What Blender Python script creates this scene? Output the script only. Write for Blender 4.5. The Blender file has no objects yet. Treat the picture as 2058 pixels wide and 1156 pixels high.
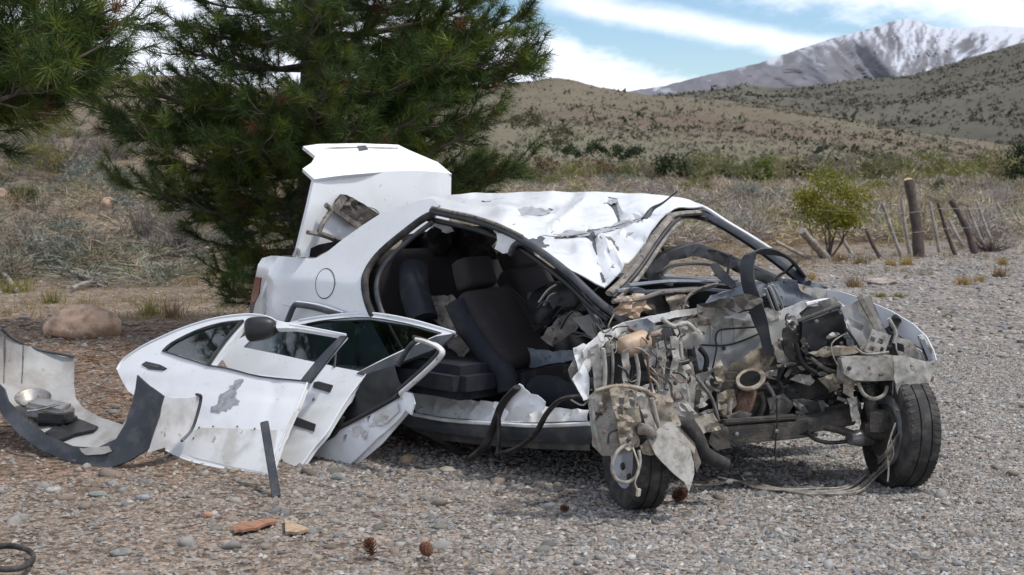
import bpy, bmesh, math, random
import numpy as np
from mathutils import Vector, Matrix, noise, geometry
random.seed(7); RNG = np.random.default_rng(7)
S = bpy.context.scene
COL = S.collection
# ---------------------------------------------------------------- camera, sky, sun, exposure
FPX = 3000.0; CAMH = 1.6; TILT = math.atan(253/3000)
cam_d = bpy.data.cameras.new('camera'); cam = bpy.data.objects.new('camera', cam_d); COL.objects.link(cam)
cam_d.sensor_width = 36; cam_d.lens = FPX/2058*36; cam_d.clip_end = 30000; cam_d.clip_start = .05
cam.location = (0, 0, CAMH); cam.rotation_euler = (math.pi/2-TILT, 0, 0)
cam_d.dof.use_dof = True; cam_d.dof.focus_distance = 7.8; cam_d.dof.aperture_fstop = 6.3
S.camera = cam
SUN_EL = math.radians(61); SUN_AZ = math.radians(108)      # azimuth from the view direction (+Y) towards the right (+X)
S.view_settings.view_transform = 'Standard'; S.view_settings.look = 'None'
S.view_settings.gamma = 1; S.view_settings.use_curve_mapping = False
S.view_settings.exposure = 0.92
sun_d = bpy.data.lights.new('sun', 'SUN'); sun = bpy.data.objects.new('sun', sun_d); COL.objects.link(sun)
sun_d.energy = 1.7; sun_d.angle = math.radians(5); sun_d.color = (1, .955, .89)
sun.rotation_euler = Vector((math.cos(SUN_EL)*math.sin(SUN_AZ), math.cos(SUN_EL)*math.cos(SUN_AZ), math.sin(SUN_EL))).to_track_quat('Z', 'Y').to_euler()
sun.location = (20, 10, 30)
W = bpy.data.worlds.new('World'); S.world = W; W.use_nodes = True
def build_world():
    nt = W.node_tree; nt.nodes.clear(); N = nt.nodes.new; L = nt.links.new
    def math_(op, a, b=None, c=None, clamp=False):
        n = N('ShaderNodeMath'); n.operation = op; n.use_clamp = clamp
        for i, v in enumerate((a, b, c)):
            if v is None: continue
            if isinstance(v, (int, float)): n.inputs[i].default_value = v
            else: L(v, n.inputs[i])
        return n.outputs[0]
    def ss(x, lo, hi):
        n = N('ShaderNodeMapRange'); n.interpolation_type = 'SMOOTHSTEP'; L(x, n.inputs[0])
        n.inputs[1].default_value = lo; n.inputs[2].default_value = hi; return n.outputs[0]
    out = N('ShaderNodeOutputWorld'); bg = N('ShaderNodeBackground'); bg.inputs[1].default_value = .064
    sky = N('ShaderNodeTexSky'); sky.sky_type = 'NISHITA'; sky.sun_disc = False
    sky.sun_elevation = SUN_EL; sky.sun_rotation = SUN_AZ; sky.altitude = 600; sky.air_density = 1.0; sky.dust_density = .3; sky.ozone_density = 2.0
    tc = N('ShaderNodeTexCoord'); sp = N('ShaderNodeSeparateXYZ'); L(tc.outputs['Generated'], sp.inputs[0])
    x, y, z = sp.outputs
    def noise_(sx, sy, sz, scale, det, off=0):
        mp = N('ShaderNodeMapping'); mp.inputs['Scale'].default_value = (sx, sy, sz); mp.inputs['Location'].default_value = (off, off*.7, off*.3)
        L(tc.outputs['Generated'], mp.inputs[0]); n = N('ShaderNodeTexNoise'); n.inputs['Scale'].default_value = scale
        n.inputs['Detail'].default_value = det; n.inputs['Roughness'].default_value = .6; L(mp.outputs[0], n.inputs['Vector']); return n.outputs['Fac']
    front = ss(y, .2, .4)
    yy = math_('MAXIMUM', y, .05); u = math_('DIVIDE', x, yy); v = math_('DIVIDE', z, yy)
    nf = noise_(1, 1, 3, 14, 5); nf2 = noise_(1, 1, 2, 45, 5, 3.1)
    wob = math_('ADD', math_('MULTIPLY', math_('SUBTRACT', nf, .5), .030), math_('MULTIPLY', math_('SUBTRACT', nf2, .5), .016))
    # long streak cloud: line through (.017,.107) and (.205,.074), thickening to the right
    vl = math_('ADD', math_('MULTIPLY', u, -.176), .1115)
    dv = math_('ABSOLUTE', math_('SUBTRACT', math_('ADD', v, math_('MULTIPLY', wob, .45)), vl))
    streak = math_('MULTIPLY', math_('SUBTRACT', 1, ss(dv, .0005, .0135)), math_('MULTIPLY', ss(u, .0, .05), math_('SUBTRACT', 1, ss(u, .215, .24))))
    # cumulus bank low behind the hills, its top falling to the right
    vt = math_('ADD', math_('MULTIPLY', u, -.30), .089)
    bank = math_('MULTIPLY', math_('SUBTRACT', 1, ss(math_('SUBTRACT', math_('ADD', v, wob), vt), -.007, .007)), math_('SUBTRACT', 1, ss(u, .15, .2)))
    # veil at upper right
    veil = math_('MULTIPLY', ss(math_('ADD', math_('ADD', math_('MULTIPLY', u, .16), v), math_('MULTIPLY', wob, 1.5)), .125, .15), .85)
    m = math_('MAXIMUM', math_('MAXIMUM', streak, bank), veil); m = math_('MULTIPLY', m, front)
    fill_cloud = ss(noise_(1, 1, 2.6, 2.6, 7, 1.3), .36, .56)  # unseen cloud cover added outside the view to strengthen the skylight
    fill_cloud = math_('MULTIPLY', math_('MULTIPLY', fill_cloud, .85), math_('SUBTRACT', 1, math_('MULTIPLY', front, math_('SUBTRACT', 1, ss(v, .12, .3)))))
    m = math_('MAXIMUM', m, fill_cloud, clamp=True)
    m = math_('MULTIPLY', m, math_('ADD', math_('MULTIPLY', nf2, .4), .74), clamp=True)
    mix = N('ShaderNodeMix'); mix.data_type = 'RGBA'; L(m, mix.inputs[0]); hs = N('ShaderNodeMix'); hs.data_type = 'RGBA'; hs.blend_type = 'MULTIPLY'; hs.inputs[0].default_value = 1; hs.inputs[7].default_value = (.93, 1.03, 1.14, 1); L(sky.outputs[0], hs.inputs[6]); L(hs.outputs[2], mix.inputs[6]); mix.inputs[7].default_value = (9.8, 10.3, 11.4, 1)
    L(mix.outputs[2], bg.inputs[0]); L(bg.outputs[0], out.inputs[0])
build_world()
# ---------------------------------------------------------------- geometry of the place: pixel rays met with real planes
CF = Vector((math.cos(-.834), math.sin(-.834), 0)); CL = Vector((-math.sin(-.834), math.cos(-.834), 0)); CO = Vector((.34, 8.34, 0)); EYE = Vector((0, 0, CAMH))
def ray(px, py):
    a = (px-1029)/FPX; u = (578-py)/FPX
    return Vector((a, math.cos(TILT)+u*math.sin(TILT), -math.sin(TILT)+u*math.cos(TILT)))
def D(px, py, d): r = ray(px, py); return EYE + r*(d/r.y)
def G(px, py, z=0.0): r = ray(px, py); return EYE + r*((z-CAMH)/r.z)
def plane(p, n): return lambda px, py: EYE + ray(px, py)*((p-EYE).dot(n)/ray(px, py).dot(n))
def plane3(a, b, c): return plane(a, (b-a).cross(c-a).normalized())
def side(Y): return plane(CO+CL*Y, CL)
def cross(X): return plane(CO+CF*(X-2), CF)
def car(X, Y, Z): return CO+CF*(X-2)+CL*Y+Vector((0, 0, Z))
AX = Vector((.94, .341, 0)).normalized(); AN = Vector((.341, -.94, 0)).normalized(); AM = Vector((1.24, 7.14, 0))
def fr(off): return plane(AM+AN*off, AN)
def body(px, py):
    Y = -.83
    for _ in range(6):
        p = side(Y)(px, py); r = p-CO; X = 2+r.dot(CF)
        Y = -.83+max(0, p.z-.9)*.60+max(0, .22-X)*.5-.02*math.exp(-((p.z-.62)/.2)**2)+max(0, .5-p.z)*.1
    return p
def rbf(ctrl):
    P = np.array([(c[0], c[1]) for c in ctrl], float)/100; d = np.array([c[2] for c in ctrl], float)
    n = len(P); K = np.sqrt(((P[:, None]-P[None])**2).sum(2)); A = np.zeros((n+3, n+3)); A[:n, :n] = K
    A[:n, n] = A[n, :n] = 1; A[:n, n+1:] = P; A[n+1:, :n] = P.T; A[n:, n:] -= np.eye(3)*1e-6
    w = np.linalg.solve(A, np.concatenate([d, [0, 0, 0]]))
    def f(px, py):
        k = np.sqrt(((P-np.array([px/100, py/100]))**2).sum(1))
        return D(px, py, float(k@w[:n]+w[n]+w[n+1]*px/100+w[n+2]*py/100))
    return f
# ---------------------------------------------------------------- object helpers
def tag(o, label=None, cat=None, group=None, kind=None):
    if label: o['label'] = label
    if cat: o['category'] = cat
    if group: o['group'] = group
    if kind or cat: o['kind'] = kind or 'thing'
    return o
def empty(name, loc): o = bpy.data.objects.new(name, None); o.location = loc; COL.objects.link(o); o.empty_display_size = .1; return o
def link(name, me, mat, parent=None):
    o = bpy.data.objects.new(name, me); COL.objects.link(o)
    if mat is not None and not me.materials: me.materials.append(mat)
    if parent is not None:
        o.parent = parent
        o.matrix_parent_inverse = Matrix.Translation(-parent.location) if parent.type == 'EMPTY' else Matrix.Identity(4)
    return o
def mesh_np(name, V, F, mat, parent=None, col=None, smooth=False):
    V = np.asarray(V, np.float32); F = np.asarray(F, np.int32); me = bpy.data.meshes.new(name)
    me.vertices.add(len(V)); me.vertices.foreach_set('co', V.ravel())
    k = F.shape[1]; me.loops.add(F.size); me.loops.foreach_set('vertex_index', F.ravel())
    me.polygons.add(len(F)); me.polygons.foreach_set('loop_start', np.arange(0, F.size, k, dtype=np.int32)); me.polygons.foreach_set('loop_total', np.full(len(F), k, np.int32))
    me.polygons.foreach_set('use_smooth', np.full(len(F), smooth))
    if col is not None:
        c = np.ones((len(V), 4), np.float32); c[:, :3] = col; a = me.color_attributes.new('Col', 'FLOAT_COLOR', 'POINT'); a.data.foreach_set('color', c.ravel())
    me.update(calc_edges=True); me.validate(); return link(name, me, mat, parent)
def mk(name, V, F, mat, parent=None, smooth=True):
    me = bpy.data.meshes.new(name); me.from_pydata([tuple(v) for v in V], [], F); me.update()
    for p in me.polygons: p.use_smooth = smooth
    return link(name, me, mat, parent)
def sharp(o, ang=35):
    me = o.data; bm = bmesh.new(); bm.from_mesh(me)
    for e in bm.edges:
        if len(e.link_faces) == 2 and e.calc_face_angle(0) > math.radians(ang): e.smooth = False
    bm.to_mesh(me); bm.free(); return o
def inside(p, poly):
    c = False; x, y = p; n = len(poly); j = n-1
    for i in range(n):
        xi, yi = poly[i]; xj, yj = poly[j]
        if (yi > y) != (yj > y) and x < (xj-xi)*(y-yi)/(yj-yi)+xi: c = not c
        j = i
    return c
def smooth_path(pts, n=6, closed=False):
    P = [Vector(p) for p in pts]; out = []; m = len(P); rng = range(m if closed else m-1)
    for i in rng:
        p0 = P[(i-1) % m] if closed or i > 0 else P[0]; p1 = P[i]; p2 = P[(i+1) % m]; p3 = P[(i+2) % m] if closed or i+2 < m else P[-1]
        for k in range(n):
            t = k/n; out.append(.5*((2*p1)+(p2-p0)*t+(2*p0-5*p1+4*p2-p3)*t*t+(3*p1-p0-3*p2+p3)*t**3))
    if not closed: out.append(P[-1])
    return out
def sheet(name, outline, m, mat, parent=None, sp=14, amp=0, fq=6, th=.004, holes=(), smooth=True, bulge=None, curve=False, ang=30, fold=0, seed=0, edge=0):
    polys = [outline]+list(holes); rs = []
    rnd = random.Random(seed+len(outline)*13)
    for pl in polys:
        if curve:
            pl = [(v.x, v.y) for v in smooth_path([(a, b, 0) for a, b in pl], 4, True)]
        out = []
        for i in range(len(pl)):
            a = pl[i]; b = pl[(i+1) % len(pl)]; k = max(1, int(math.hypot(b[0]-a[0], b[1]-a[1])/sp+.5))
            for t in range(k): out.append((a[0]+(b[0]-a[0])*t/k+(rnd.uniform(-edge, edge) if t or edge else 0), a[1]+(b[1]-a[1])*t/k+(rnd.uniform(-edge, edge) if t or edge else 0)))
        rs.append(out)
    pts = []; edges = []
    for out in rs:
        b = len(pts); pts += out; edges += [(b+i, b+(i+1) % len(out)) for i in range(len(out))]
    B = np.array(pts)
    x0, y0 = B.min(0); x1, y1 = B.max(0); row = 0; yy = y0+sp*.5
    while yy < y1:
        xx = x0+sp*(.5 if row % 2 else 0)
        while xx < x1:
            q = (xx+rnd.uniform(-.2, .2)*sp, yy+rnd.uniform(-.2, .2)*sp)
            if inside(q, rs[0]) and not any(inside(q, h) for h in rs[1:]) and ((B-q)**2).sum(1).min() > (.55*sp)**2: pts.append(q)
            xx += sp
        yy += sp*.87; row += 1
    V2, _, F2, _, _, _ = geometry.delaunay_2d_cdt([Vector(p) for p in pts], edges, [], 0, 1e-4)
    F = []
    for f in F2:
        c = sum((V2[i] for i in f), Vector((0, 0)))/len(f)
        if inside(c, rs[0]) and not any(inside(c, h) for h in rs[1:]): F.append(list(f))
    V = [m(v.x, v.y) for v in V2]
    nr = [Vector((0, 0, 0)) for _ in V]
    for f in F:
        n = (V[f[1]]-V[f[0]]).cross(V[f[2]]-V[f[0]])
        for i in f: nr[i] += n
    nr = [n.normalized() if n.length > 0 else Vector((0, 0, 1)) for n in nr]
    flip = sum(nr[f[0]].dot(EYE-V[f[0]]) for f in F) < 0
    if flip: nr = [-n for n in nr]; F = [f[::-1] for f in F]
    so = Vector((seed*3.7, seed*1.3, 0))
    for i, v in enumerate(V):
        d = 0
        if amp: d += amp*(noise.noise(v*fq+so)+.5*noise.noise(v*fq*2.3+so))
        if fold: d += fold*(1-2*abs(noise.noise(v*fq*1.3+so*2)))+fold*.5*(1-2*abs(noise.noise(v*fq*2.9+so*3)))
        if bulge: d += bulge(V2[i].x, V2[i].y)
        V[i] = v+nr[i]*d
    n0 = len(V); cnt = {}
    for f in F:
        for i in range(len(f)):
            k = (f[i], f[(i+1) % len(f)]); cnt[k] = 1
    Vb = [v-n*th for v, n in zip(V, nr)]; FF = F+[[i+n0 for i in f[::-1]] for f in F]
    for (a, b) in cnt:
        if (b, a) not in cnt: FF.append([b, a, a+n0, b+n0])
    used = sorted({i for f in FF for i in f}); mp = {o: i for i, o in enumerate(used)}; VV = V+Vb
    o = mk(name, [VV[i] for i in used], [[mp[i] for i in f] for f in FF], mat, parent, smooth)
    return sharp(o, ang) if smooth else o
def tube(name, pts, r, mat, parent=None, n=8, res=5, smooth=True, flat=1.0, up=Vector((0, 0, 1))):
    P = smooth_path(pts, res) if res > 1 else [Vector(p) for p in pts]; V = []; F = []; m = len(P); prev = None
    for i, p in enumerate(P):
        t = (P[min(i+1, m-1)]-P[max(i-1, 0)])
        t = t.normalized() if t.length else Vector((1, 0, 0))
        a = prev if prev is not None else (up if abs(t.dot(up)) < .95 else Vector((1, 0, 0)))
        a = (a-t*a.dot(t)).normalized(); b = t.cross(a); prev = a
        rr = r(i/(m-1)) if callable(r) else r
        for k in range(n):
            q = 2*math.pi*k/n; V.append(p+a*(math.cos(q)*rr*flat)+b*(math.sin(q)*rr))
    for i in range(m-1):
        for k in range(n): F.append([i*n+k, i*n+(k+1) % n, (i+1)*n+(k+1) % n, (i+1)*n+k])
    F.append(list(range(n))[::-1]); F.append([(m-1)*n+k for k in range(n)])
    o = mk(name, V, F, mat, parent, smooth); return sharp(o, 50)
def obox(name, c, ax, ay, az, mat, parent=None, bev=.006, jit=0.0):
    bm = bmesh.new(); bmesh.ops.create_cube(bm, size=2)
    for v in bm.verts:
        v.co = c+ax*v.co.x+ay*v.co.y+az*v.co.z
        if jit: v.co += Vector((random.uniform(-jit, jit), random.uniform(-jit, jit), random.uniform(-jit, jit)))
    bmesh.ops.recalc_face_normals(bm, faces=bm.faces)
    if bev: bmesh.ops.bevel(bm, geom=bm.edges[:], offset=bev, segments=2, affect='EDGES', clamp_overlap=True)
    me = bpy.data.meshes.new(name); bm.to_mesh(me); bm.free(); o = link(name, me, mat, parent)
    for p in me.polygons: p.use_smooth = True
    return sharp(o, 40)
def bar(name, p, q, w, h, mat, parent=None, bev=.004, up=Vector((0, 0, 1)), jit=0):
    d = q-p; t = d.normalized(); s = t.cross(up)
    s = s.normalized() if s.length > .01 else Vector((1, 0, 0)); u = s.cross(t)
    return obox(name, (p+q)/2, d/2, s*w/2, u*h/2, mat, parent, bev, jit)
def lathe(name, prof, o, axis, mat, parent=None, n=28, ang=35, cap=True):
    t = axis.normalized(); a = t.orthogonal().normalized(); b = t.cross(a); V = []; F = []; m = len(prof)
    for (x, r) in prof:
        for k in range(n): q = 2*math.pi*k/n; V.append(o+t*x+(a*math.cos(q)+b*math.sin(q))*r)
    for i in range(m-1):
        for k in range(n): F.append([i*n+k, i*n+(k+1) % n, (i+1)*n+(k+1) % n, (i+1)*n+k])
    if cap and prof[0][1] > 0: F.append(list(range(n))[::-1])
    if cap and prof[-1][1] > 0: F.append([(m-1)*n+k for k in range(n)])
    ob = mk(name, V, F, mat, parent, True); bm = bmesh.new(); bm.from_mesh(ob.data); bmesh.ops.recalc_face_normals(bm, faces=bm.faces); bm.to_mesh(ob.data); bm.free(); return sharp(ob, ang)
# ---------------------------------------------------------------- procedural materials
def mat(name, col, rough=.55, metal=0.0, col2=None, scale=6, lo=.42, hi=.62, bump=0, bscale=80, coat=0, attr=False, col3=None, scale3=20, lo3=.55, hi3=.7, spec=.5, trans=0, detail=6, sub=0, rvar=0):
    m = bpy.data.materials.new(name); m.use_nodes = True; nt = m.node_tree; bs = nt.nodes['Principled BSDF']; N = nt.nodes.new; L = nt.links.new
    tc = N('ShaderNodeTexCoord')
    def nz(s, det=detail, rgh=.6):
        n = N('ShaderNodeTexNoise'); n.inputs['Scale'].default_value = s; n.inputs['Detail'].default_value = det; n.inputs['Roughness'].default_value = rgh; L(tc.outputs['Object'], n.inputs['Vector']); return n.outputs['Fac']
    def mr(x, a, b):
        n = N('ShaderNodeMapRange'); n.interpolation_type = 'SMOOTHSTEP'; L(x, n.inputs[0]); n.inputs[1].default_value = a; n.inputs[2].default_value = b; return n.outputs[0]
    def mx(f, a, b):
        n = N('ShaderNodeMix'); n.data_type = 'RGBA'; L(f, n.inputs[0])
        for s, v in ((6, a), (7, b)):
            if isinstance(v, tuple): n.inputs[s].default_value = (*v, 1)
            else: L(v, n.inputs[s])
        return n.outputs[2]
    c = None
    if attr:
        a = N('ShaderNodeAttribute'); a.attribute_name = 'Col'; c = a.outputs['Color']
    cur = c if c is not None else col
    if col2 is not None: cur = mx(mr(nz(scale), lo, hi), cur, col2)
    if col3 is not None: cur = mx(mr(nz(scale3), lo3, hi3), cur, col3)
    if isinstance(cur, tuple): bs.inputs['Base Color'].default_value = (*cur, 1)
    else: L(cur, bs.inputs['Base Color'])
    bs.inputs['Roughness'].default_value = rough; bs.inputs['Metallic'].default_value = metal
    bs.inputs['Specular IOR Level'].default_value = spec
    if rvar:
        n = N('ShaderNodeMapRange'); L(nz(scale*2), n.inputs[0]); n.inputs[1].default_value = .3; n.inputs[2].default_value = .7; n.inputs[3].default_value = max(0, rough-rvar); n.inputs[4].default_value = min(1, rough+rvar); L(n.outputs[0], bs.inputs['Roughness'])
    if coat: bs.inputs['Coat Weight'].default_value = coat; bs.inputs['Coat Roughness'].default_value = .12
    if trans: bs.inputs['Transmission Weight'].default_value = trans
    if bump:
        b = N('ShaderNodeBump'); b.inputs['Strength'].default_value = bump; b.inputs['Distance'].default_value = .01; L(nz(bscale, 5), b.inputs['Height']); L(b.outputs[0], bs.inputs['Normal'])
    return m
M = {}
M['white'] = mat('white_paint', (.75, .76, .775), .32, col2=(.68, .68, .68), scale=3, lo=.5, hi=.75, coat=.5, rvar=.1, col3=(.42, .40, .37), scale3=38, lo3=.66, hi3=.72)
M['white_dusty'] = mat('white_paint_dusty', (.70, .70, .70), .5, col2=(.50, .48, .45), scale=5, lo=.42, hi=.66, col3=(.35, .31, .27), scale3=22, lo3=.6, hi3=.7, rvar=.1)
M['white_roof'] = mat('scuffed_white_paint_dimmed', (.62, .63, .65), .38, col2=(.50, .51, .53), scale=4, lo=.4, hi=.7, coat=.3, rvar=.12, col3=(.36, .35, .34), scale3=30, lo3=.62, hi3=.70)  # car white darkened in the base so sunlight doesn't wash it out; scuffs vary
M['cream'] = mat('dirty_white_metal', (.36, .345, .315), .55, col2=(.19, .168, .14), scale=26, lo=.35, hi=.75, col3=(.10, .065, .045), scale3=55, lo3=.60, hi3=.72, bump=.3, bscale=60, detail=9)
M['firewall'] = mat('sprayed_panel_metal', (.50, .50, .485), .5, col2=(.33, .31, .28), scale=5, lo=.42, hi=.66, col3=(.15, .09, .05), scale3=11, lo3=.62, hi3=.72)
M['oily'] = mat('oil_stained_metal', (.34, .30, .24), .5, col2=(.16, .115, .07), scale=18, lo=.36, hi=.7, col3=(.06, .042, .03), scale3=45, lo3=.56, hi3=.7, bump=.4, bscale=40)
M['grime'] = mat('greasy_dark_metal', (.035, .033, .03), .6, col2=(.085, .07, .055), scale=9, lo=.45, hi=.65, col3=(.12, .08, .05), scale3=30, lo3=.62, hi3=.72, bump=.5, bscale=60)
M['steel'] = mat('grey_steel', (.30, .29, .28), .42, .6, col2=(.16, .14, .12), scale=12, lo=.42, hi=.62, col3=(.12, .06, .03), scale3=30, lo3=.62, hi3=.72)
M['rim'] = mat('painted_steel_rim', (.34, .35, .37), .4, .2, col2=(.26, .24, .22), scale=14, lo=.45, hi=.7)
M['rust'] = mat('rusty_iron', (.125, .066, .042), .8, col2=(.20, .12, .085), scale=25, lo=.4, hi=.6, col3=(.09, .04, .025), scale3=50, lo3=.5, hi3=.65, bump=.5)
M['black'] = mat('black_plastic', (.012, .012, .0135), .45, col2=(.032, .030, .028), scale=8, lo=.45, hi=.7, bump=.1, bscale=200)
M['charcoal'] = mat('weathered_bumper_plastic', (.030, .034, .043), .5, col2=(.070, .070, .074), scale=11, lo=.42, hi=.68, col3=(.16, .145, .13), scale3=70, lo3=.64, hi3=.74, bump=.15, bscale=150)
M['rubber'] = mat('rubber', (.020, .019, .0185), .8, col2=(.075, .068, .06), scale=14, lo=.42, hi=.7, bump=.3, bscale=120)
M['greyplastic'] = mat('dusty_grey_plastic', (.34, .34, .33), .65, col2=(.24, .22, .20), scale=5, lo=.4, hi=.66, col3=(.16, .12, .085), scale3=18, lo3=.6, hi3=.74, bump=.15, bscale=90)
M['fabric'] = mat('seat_fabric', (.025, .021, .022), .95, col2=(.037, .031, .031), scale=260, lo=.4, hi=.6, col3=(.046, .038, .034), scale3=6, lo3=.55, hi3=.8, bump=.4, bscale=400, spec=.2)
M['fabric2'] = mat('seat_side_fabric', (.020, .021, .028), .9, col2=(.042, .040, .042), scale=7, lo=.45, hi=.75, bump=.4, bscale=400, spec=.2)
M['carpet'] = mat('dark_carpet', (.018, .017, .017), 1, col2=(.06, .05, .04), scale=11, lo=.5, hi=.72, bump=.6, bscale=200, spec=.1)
M['tan'] = mat('tan_plastic', (.42, .29, .19), .5, col2=(.26, .19, .14), scale=20, lo=.4, hi=.7)
M['primer'] = mat('bare_primer', (.33, .34, .36), .6, col2=(.20, .19, .19), scale=25, lo=.4, hi=.7)
M['chrome'] = mat('chrome', (.6, .6, .6), .18, 1, col2=(.3, .29, .27), scale=20)
M['lens'] = mat('red_lens', (.20, .006, .014), .2, coat=.2, col2=(.12, .006, .01), scale=30)
M['glass'] = mat('tinted_glass', (.17, .245, .265), .02, trans=1.0, spec=.5)
M['glass'].node_tree.nodes['Principled BSDF'].inputs['IOR'].default_value = 1.6
M['dusty_trim'] = mat('dusty_trim', (.13, .115, .10), .7, col2=(.24, .21, .175), scale=16, lo=.42, hi=.64, col3=(.045, .04, .04), scale3=35, lo3=.55, hi3=.65)
M['bluegrey'] = mat('blue_grey_plastic', (.15, .17, .20), .4, col2=(.30, .30, .30), scale=10, lo=.5, hi=.75, col3=(.06, .055, .05), scale3=22, lo3=.56, hi3=.68)
M['cable'] = mat('grey_cable', (.30, .27, .23), .6, col2=(.16, .14, .12), scale=25)
M['beige'] = mat('ivory_connector', (.50, .45, .36), .5, col2=(.32, .27, .2), scale=25)
# ================================================================ the setting
def lattice(seed): return np.random.default_rng(seed).random((256, 256))
_LAT = {}
def vn(x, y, seed=0):
    if seed not in _LAT: _LAT[seed] = lattice(seed)
    T = _LAT[seed]; xi = np.floor(x).astype(int); yi = np.floor(y).astype(int); fx = x-xi; fy = y-yi
    fx = fx*fx*(3-2*fx); fy = fy*fy*(3-2*fy); g = lambda a, b: T[a % 256, b % 256]
    return (g(xi, yi)*(1-fx)+g(xi+1, yi)*fx)*(1-fy)+(g(xi, yi+1)*(1-fx)+g(xi+1, yi+1)*fx)*fy
def fbm(x, y, seed=0, o=4):
    s = 0; a = .5
    for k in range(o): s = s+a*vn(x*2**k, y*2**k, seed+k); a *= .5
    return s
def sst(x, a, b): t = np.clip((x-a)/(b-a), 0, 1); return t*t*(3-2*t)
def gz(x, y):
    x = np.asarray(x, float); y = np.asarray(y, float); u = x/np.maximum(y, 1)
    left = 1-sst(u, -.22, -.04); dirt = 1-sst(x+.35*(y-9), -2.4, -.6)
    z = .05*(fbm(x*1.1, y*1.1, 3)-.47)*(.5+dirt*.9)+.018*(fbm(x*6, y*6, 9)-.47)*(.6+dirt)
    z += dirt*.10*sst(y, 8.6, 11)*(1-sst(y, 13, 16))*fbm(x*.9, y*.9, 5)
    z += left*(sst(y, 16, 60)*1.6+sst(y, 40, 150)*7.5)*(.8+.4*fbm(x*.05, y*.05, 6))
    z += .5*(fbm(x*.12, y*.12, 12)-.47)*sst(y, 20, 45)
    z -= 4.0*sst(y, 180, 400)
    return z
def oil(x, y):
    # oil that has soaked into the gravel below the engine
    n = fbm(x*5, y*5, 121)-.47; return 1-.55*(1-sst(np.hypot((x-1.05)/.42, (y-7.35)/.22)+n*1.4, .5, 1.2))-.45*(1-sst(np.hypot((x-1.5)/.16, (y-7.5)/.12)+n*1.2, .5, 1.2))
def zone(x, y):
    """colour of the bare ground: grey gravel yard, red-brown dirt to the left, straw-coloured scrub land behind"""
    n = fbm(x*.8, y*.8, 21)-.47; n2 = fbm(x*3.1, y*3.1, 25)-.47
    grav = np.array([.208, .200, .190]); dirt = np.array([.165, .118, .085]); dust = np.array([.200, .176, .150]); straw = np.array([.175, .145, .108]); far = np.array([.16, .138, .10])
    d = (1-sst(x+.30*(y-9)+n*2.6+n2*1.0, -2.0, .3))[:, None]
    c = grav*(1-d)+(dirt*.75+dust*.25)*d
    fr_ = sst(7.6-y+n*1.5, 0, .8)[:, None]; c = c*(1-fr_*d*.7)+dust*fr_*d*.7
    edge = 13.2+np.maximum(x, 0)*1.55
    s = sst(y+n*4+n2*2, edge, edge*1.25)[:, None]; c = c*(1-s)+straw*s
    f = sst(y, 45, 110)[:, None]; c = c*(1-f)+far*f
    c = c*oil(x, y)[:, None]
    return c*(1+n2[:, None]*.55+n[:, None]*.35), d[:, 0], s[:, 0]
def ground_material():
    m = bpy.data.materials.new('stony_ground'); m.use_nodes = True; nt = m.node_tree; bs = nt.nodes['Principled BSDF']; N = nt.nodes.new; L = nt.links.new
    tc = N('ShaderNodeTexCoord'); a = N('ShaderNodeAttribute'); a.attribute_name = 'Col'
    v = N('ShaderNodeTexVoronoi'); v.inputs['Scale'].default_value = 34; L(tc.outputs['Object'], v.inputs['Vector'])
    v2 = N('ShaderNodeTexVoronoi'); v2.inputs['Scale'].default_value = 75; L(tc.outputs['Object'], v2.inputs['Vector'])
    hs = N('ShaderNodeSeparateColor'); L(v.outputs['Color'], hs.inputs[0])
    r = N('ShaderNodeValToRGB'); r.color_ramp.elements[0].color = (.45, .42, .40, 1); r.color_ramp.elements[1].color = (1.5, 1.45, 1.42, 1); L(hs.outputs[0], r.inputs[0])
    hs2 = N('ShaderNodeSeparateColor'); L(v2.outputs['Color'], hs2.inputs[0])
    r2 = N('ShaderNodeValToRGB'); r2.color_ramp.elements[0].color = (.6, .58, .56, 1); r2.color_ramp.elements[1].color = (1.35, 1.3, 1.3, 1); L(hs2.outputs[1], r2.inputs[0])
    nz = N('ShaderNodeTexNoise'); nz.inputs['Scale'].default_value = 3; nz.inputs['Detail'].default_value = 10; nz.inputs['Roughness'].default_value = .75; L(tc.outputs['Object'], nz.inputs['Vector'])
    r3 = N('ShaderNodeValToRGB'); r3.color_ramp.elements[0].position = .3; r3.color_ramp.elements[1].position = .7; r3.color_ramp.elements[0].color = (.6, .58, .55, 1); r3.color_ramp.elements[1].color = (1.3, 1.3, 1.3, 1); L(nz.outputs['Fac'], r3.inputs[0])
    def mul(x, y):
        n = N('ShaderNodeMix'); n.data_type = 'RGBA'; n.blend_type = 'MULTIPLY'; n.inputs[0].default_value = 1; L(x, n.inputs[6]); L(y, n.inputs[7]); return n.outputs[2]
    L(mul(mul(mul(a.outputs['Color'], r.outputs[0]), r2.outputs[0]), r3.outputs[0]), bs.inputs['Base Color'])
    bs.inputs['Roughness'].default_value = .95; bs.inputs['Specular IOR Level'].default_value = .2
    b = N('ShaderNodeBump'); b.inputs['Strength'].default_value = .6; b.inputs['Distance'].default_value = .012; L(v2.outputs['Distance'], b.inputs['Height']); L(b.outputs[0], bs.inputs['Normal'])
    return m
def grid_faces(nr, nc):
    i = np.arange(nr-1)[:, None]*nc+np.arange(nc-1)[None]; return np.stack([i, i+1, i+nc+1, i+nc], -1).reshape(-1, 4)
ys = np.concatenate([np.linspace(1, 5, 12), np.linspace(5.1, 20, 210), np.geomspace(20.3, 12000, 130)]); us = np.linspace(-.8, .8, 260)
YY = np.repeat(ys, len(us)); XX = (us[None]*(ys[:, None]+5)).ravel()
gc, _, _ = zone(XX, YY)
ground = mesh_np('ground', np.stack([XX, YY, gz(XX, YY)], 1), grid_faces(len(ys), len(us)), ground_material(), col=gc, smooth=True)
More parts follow.
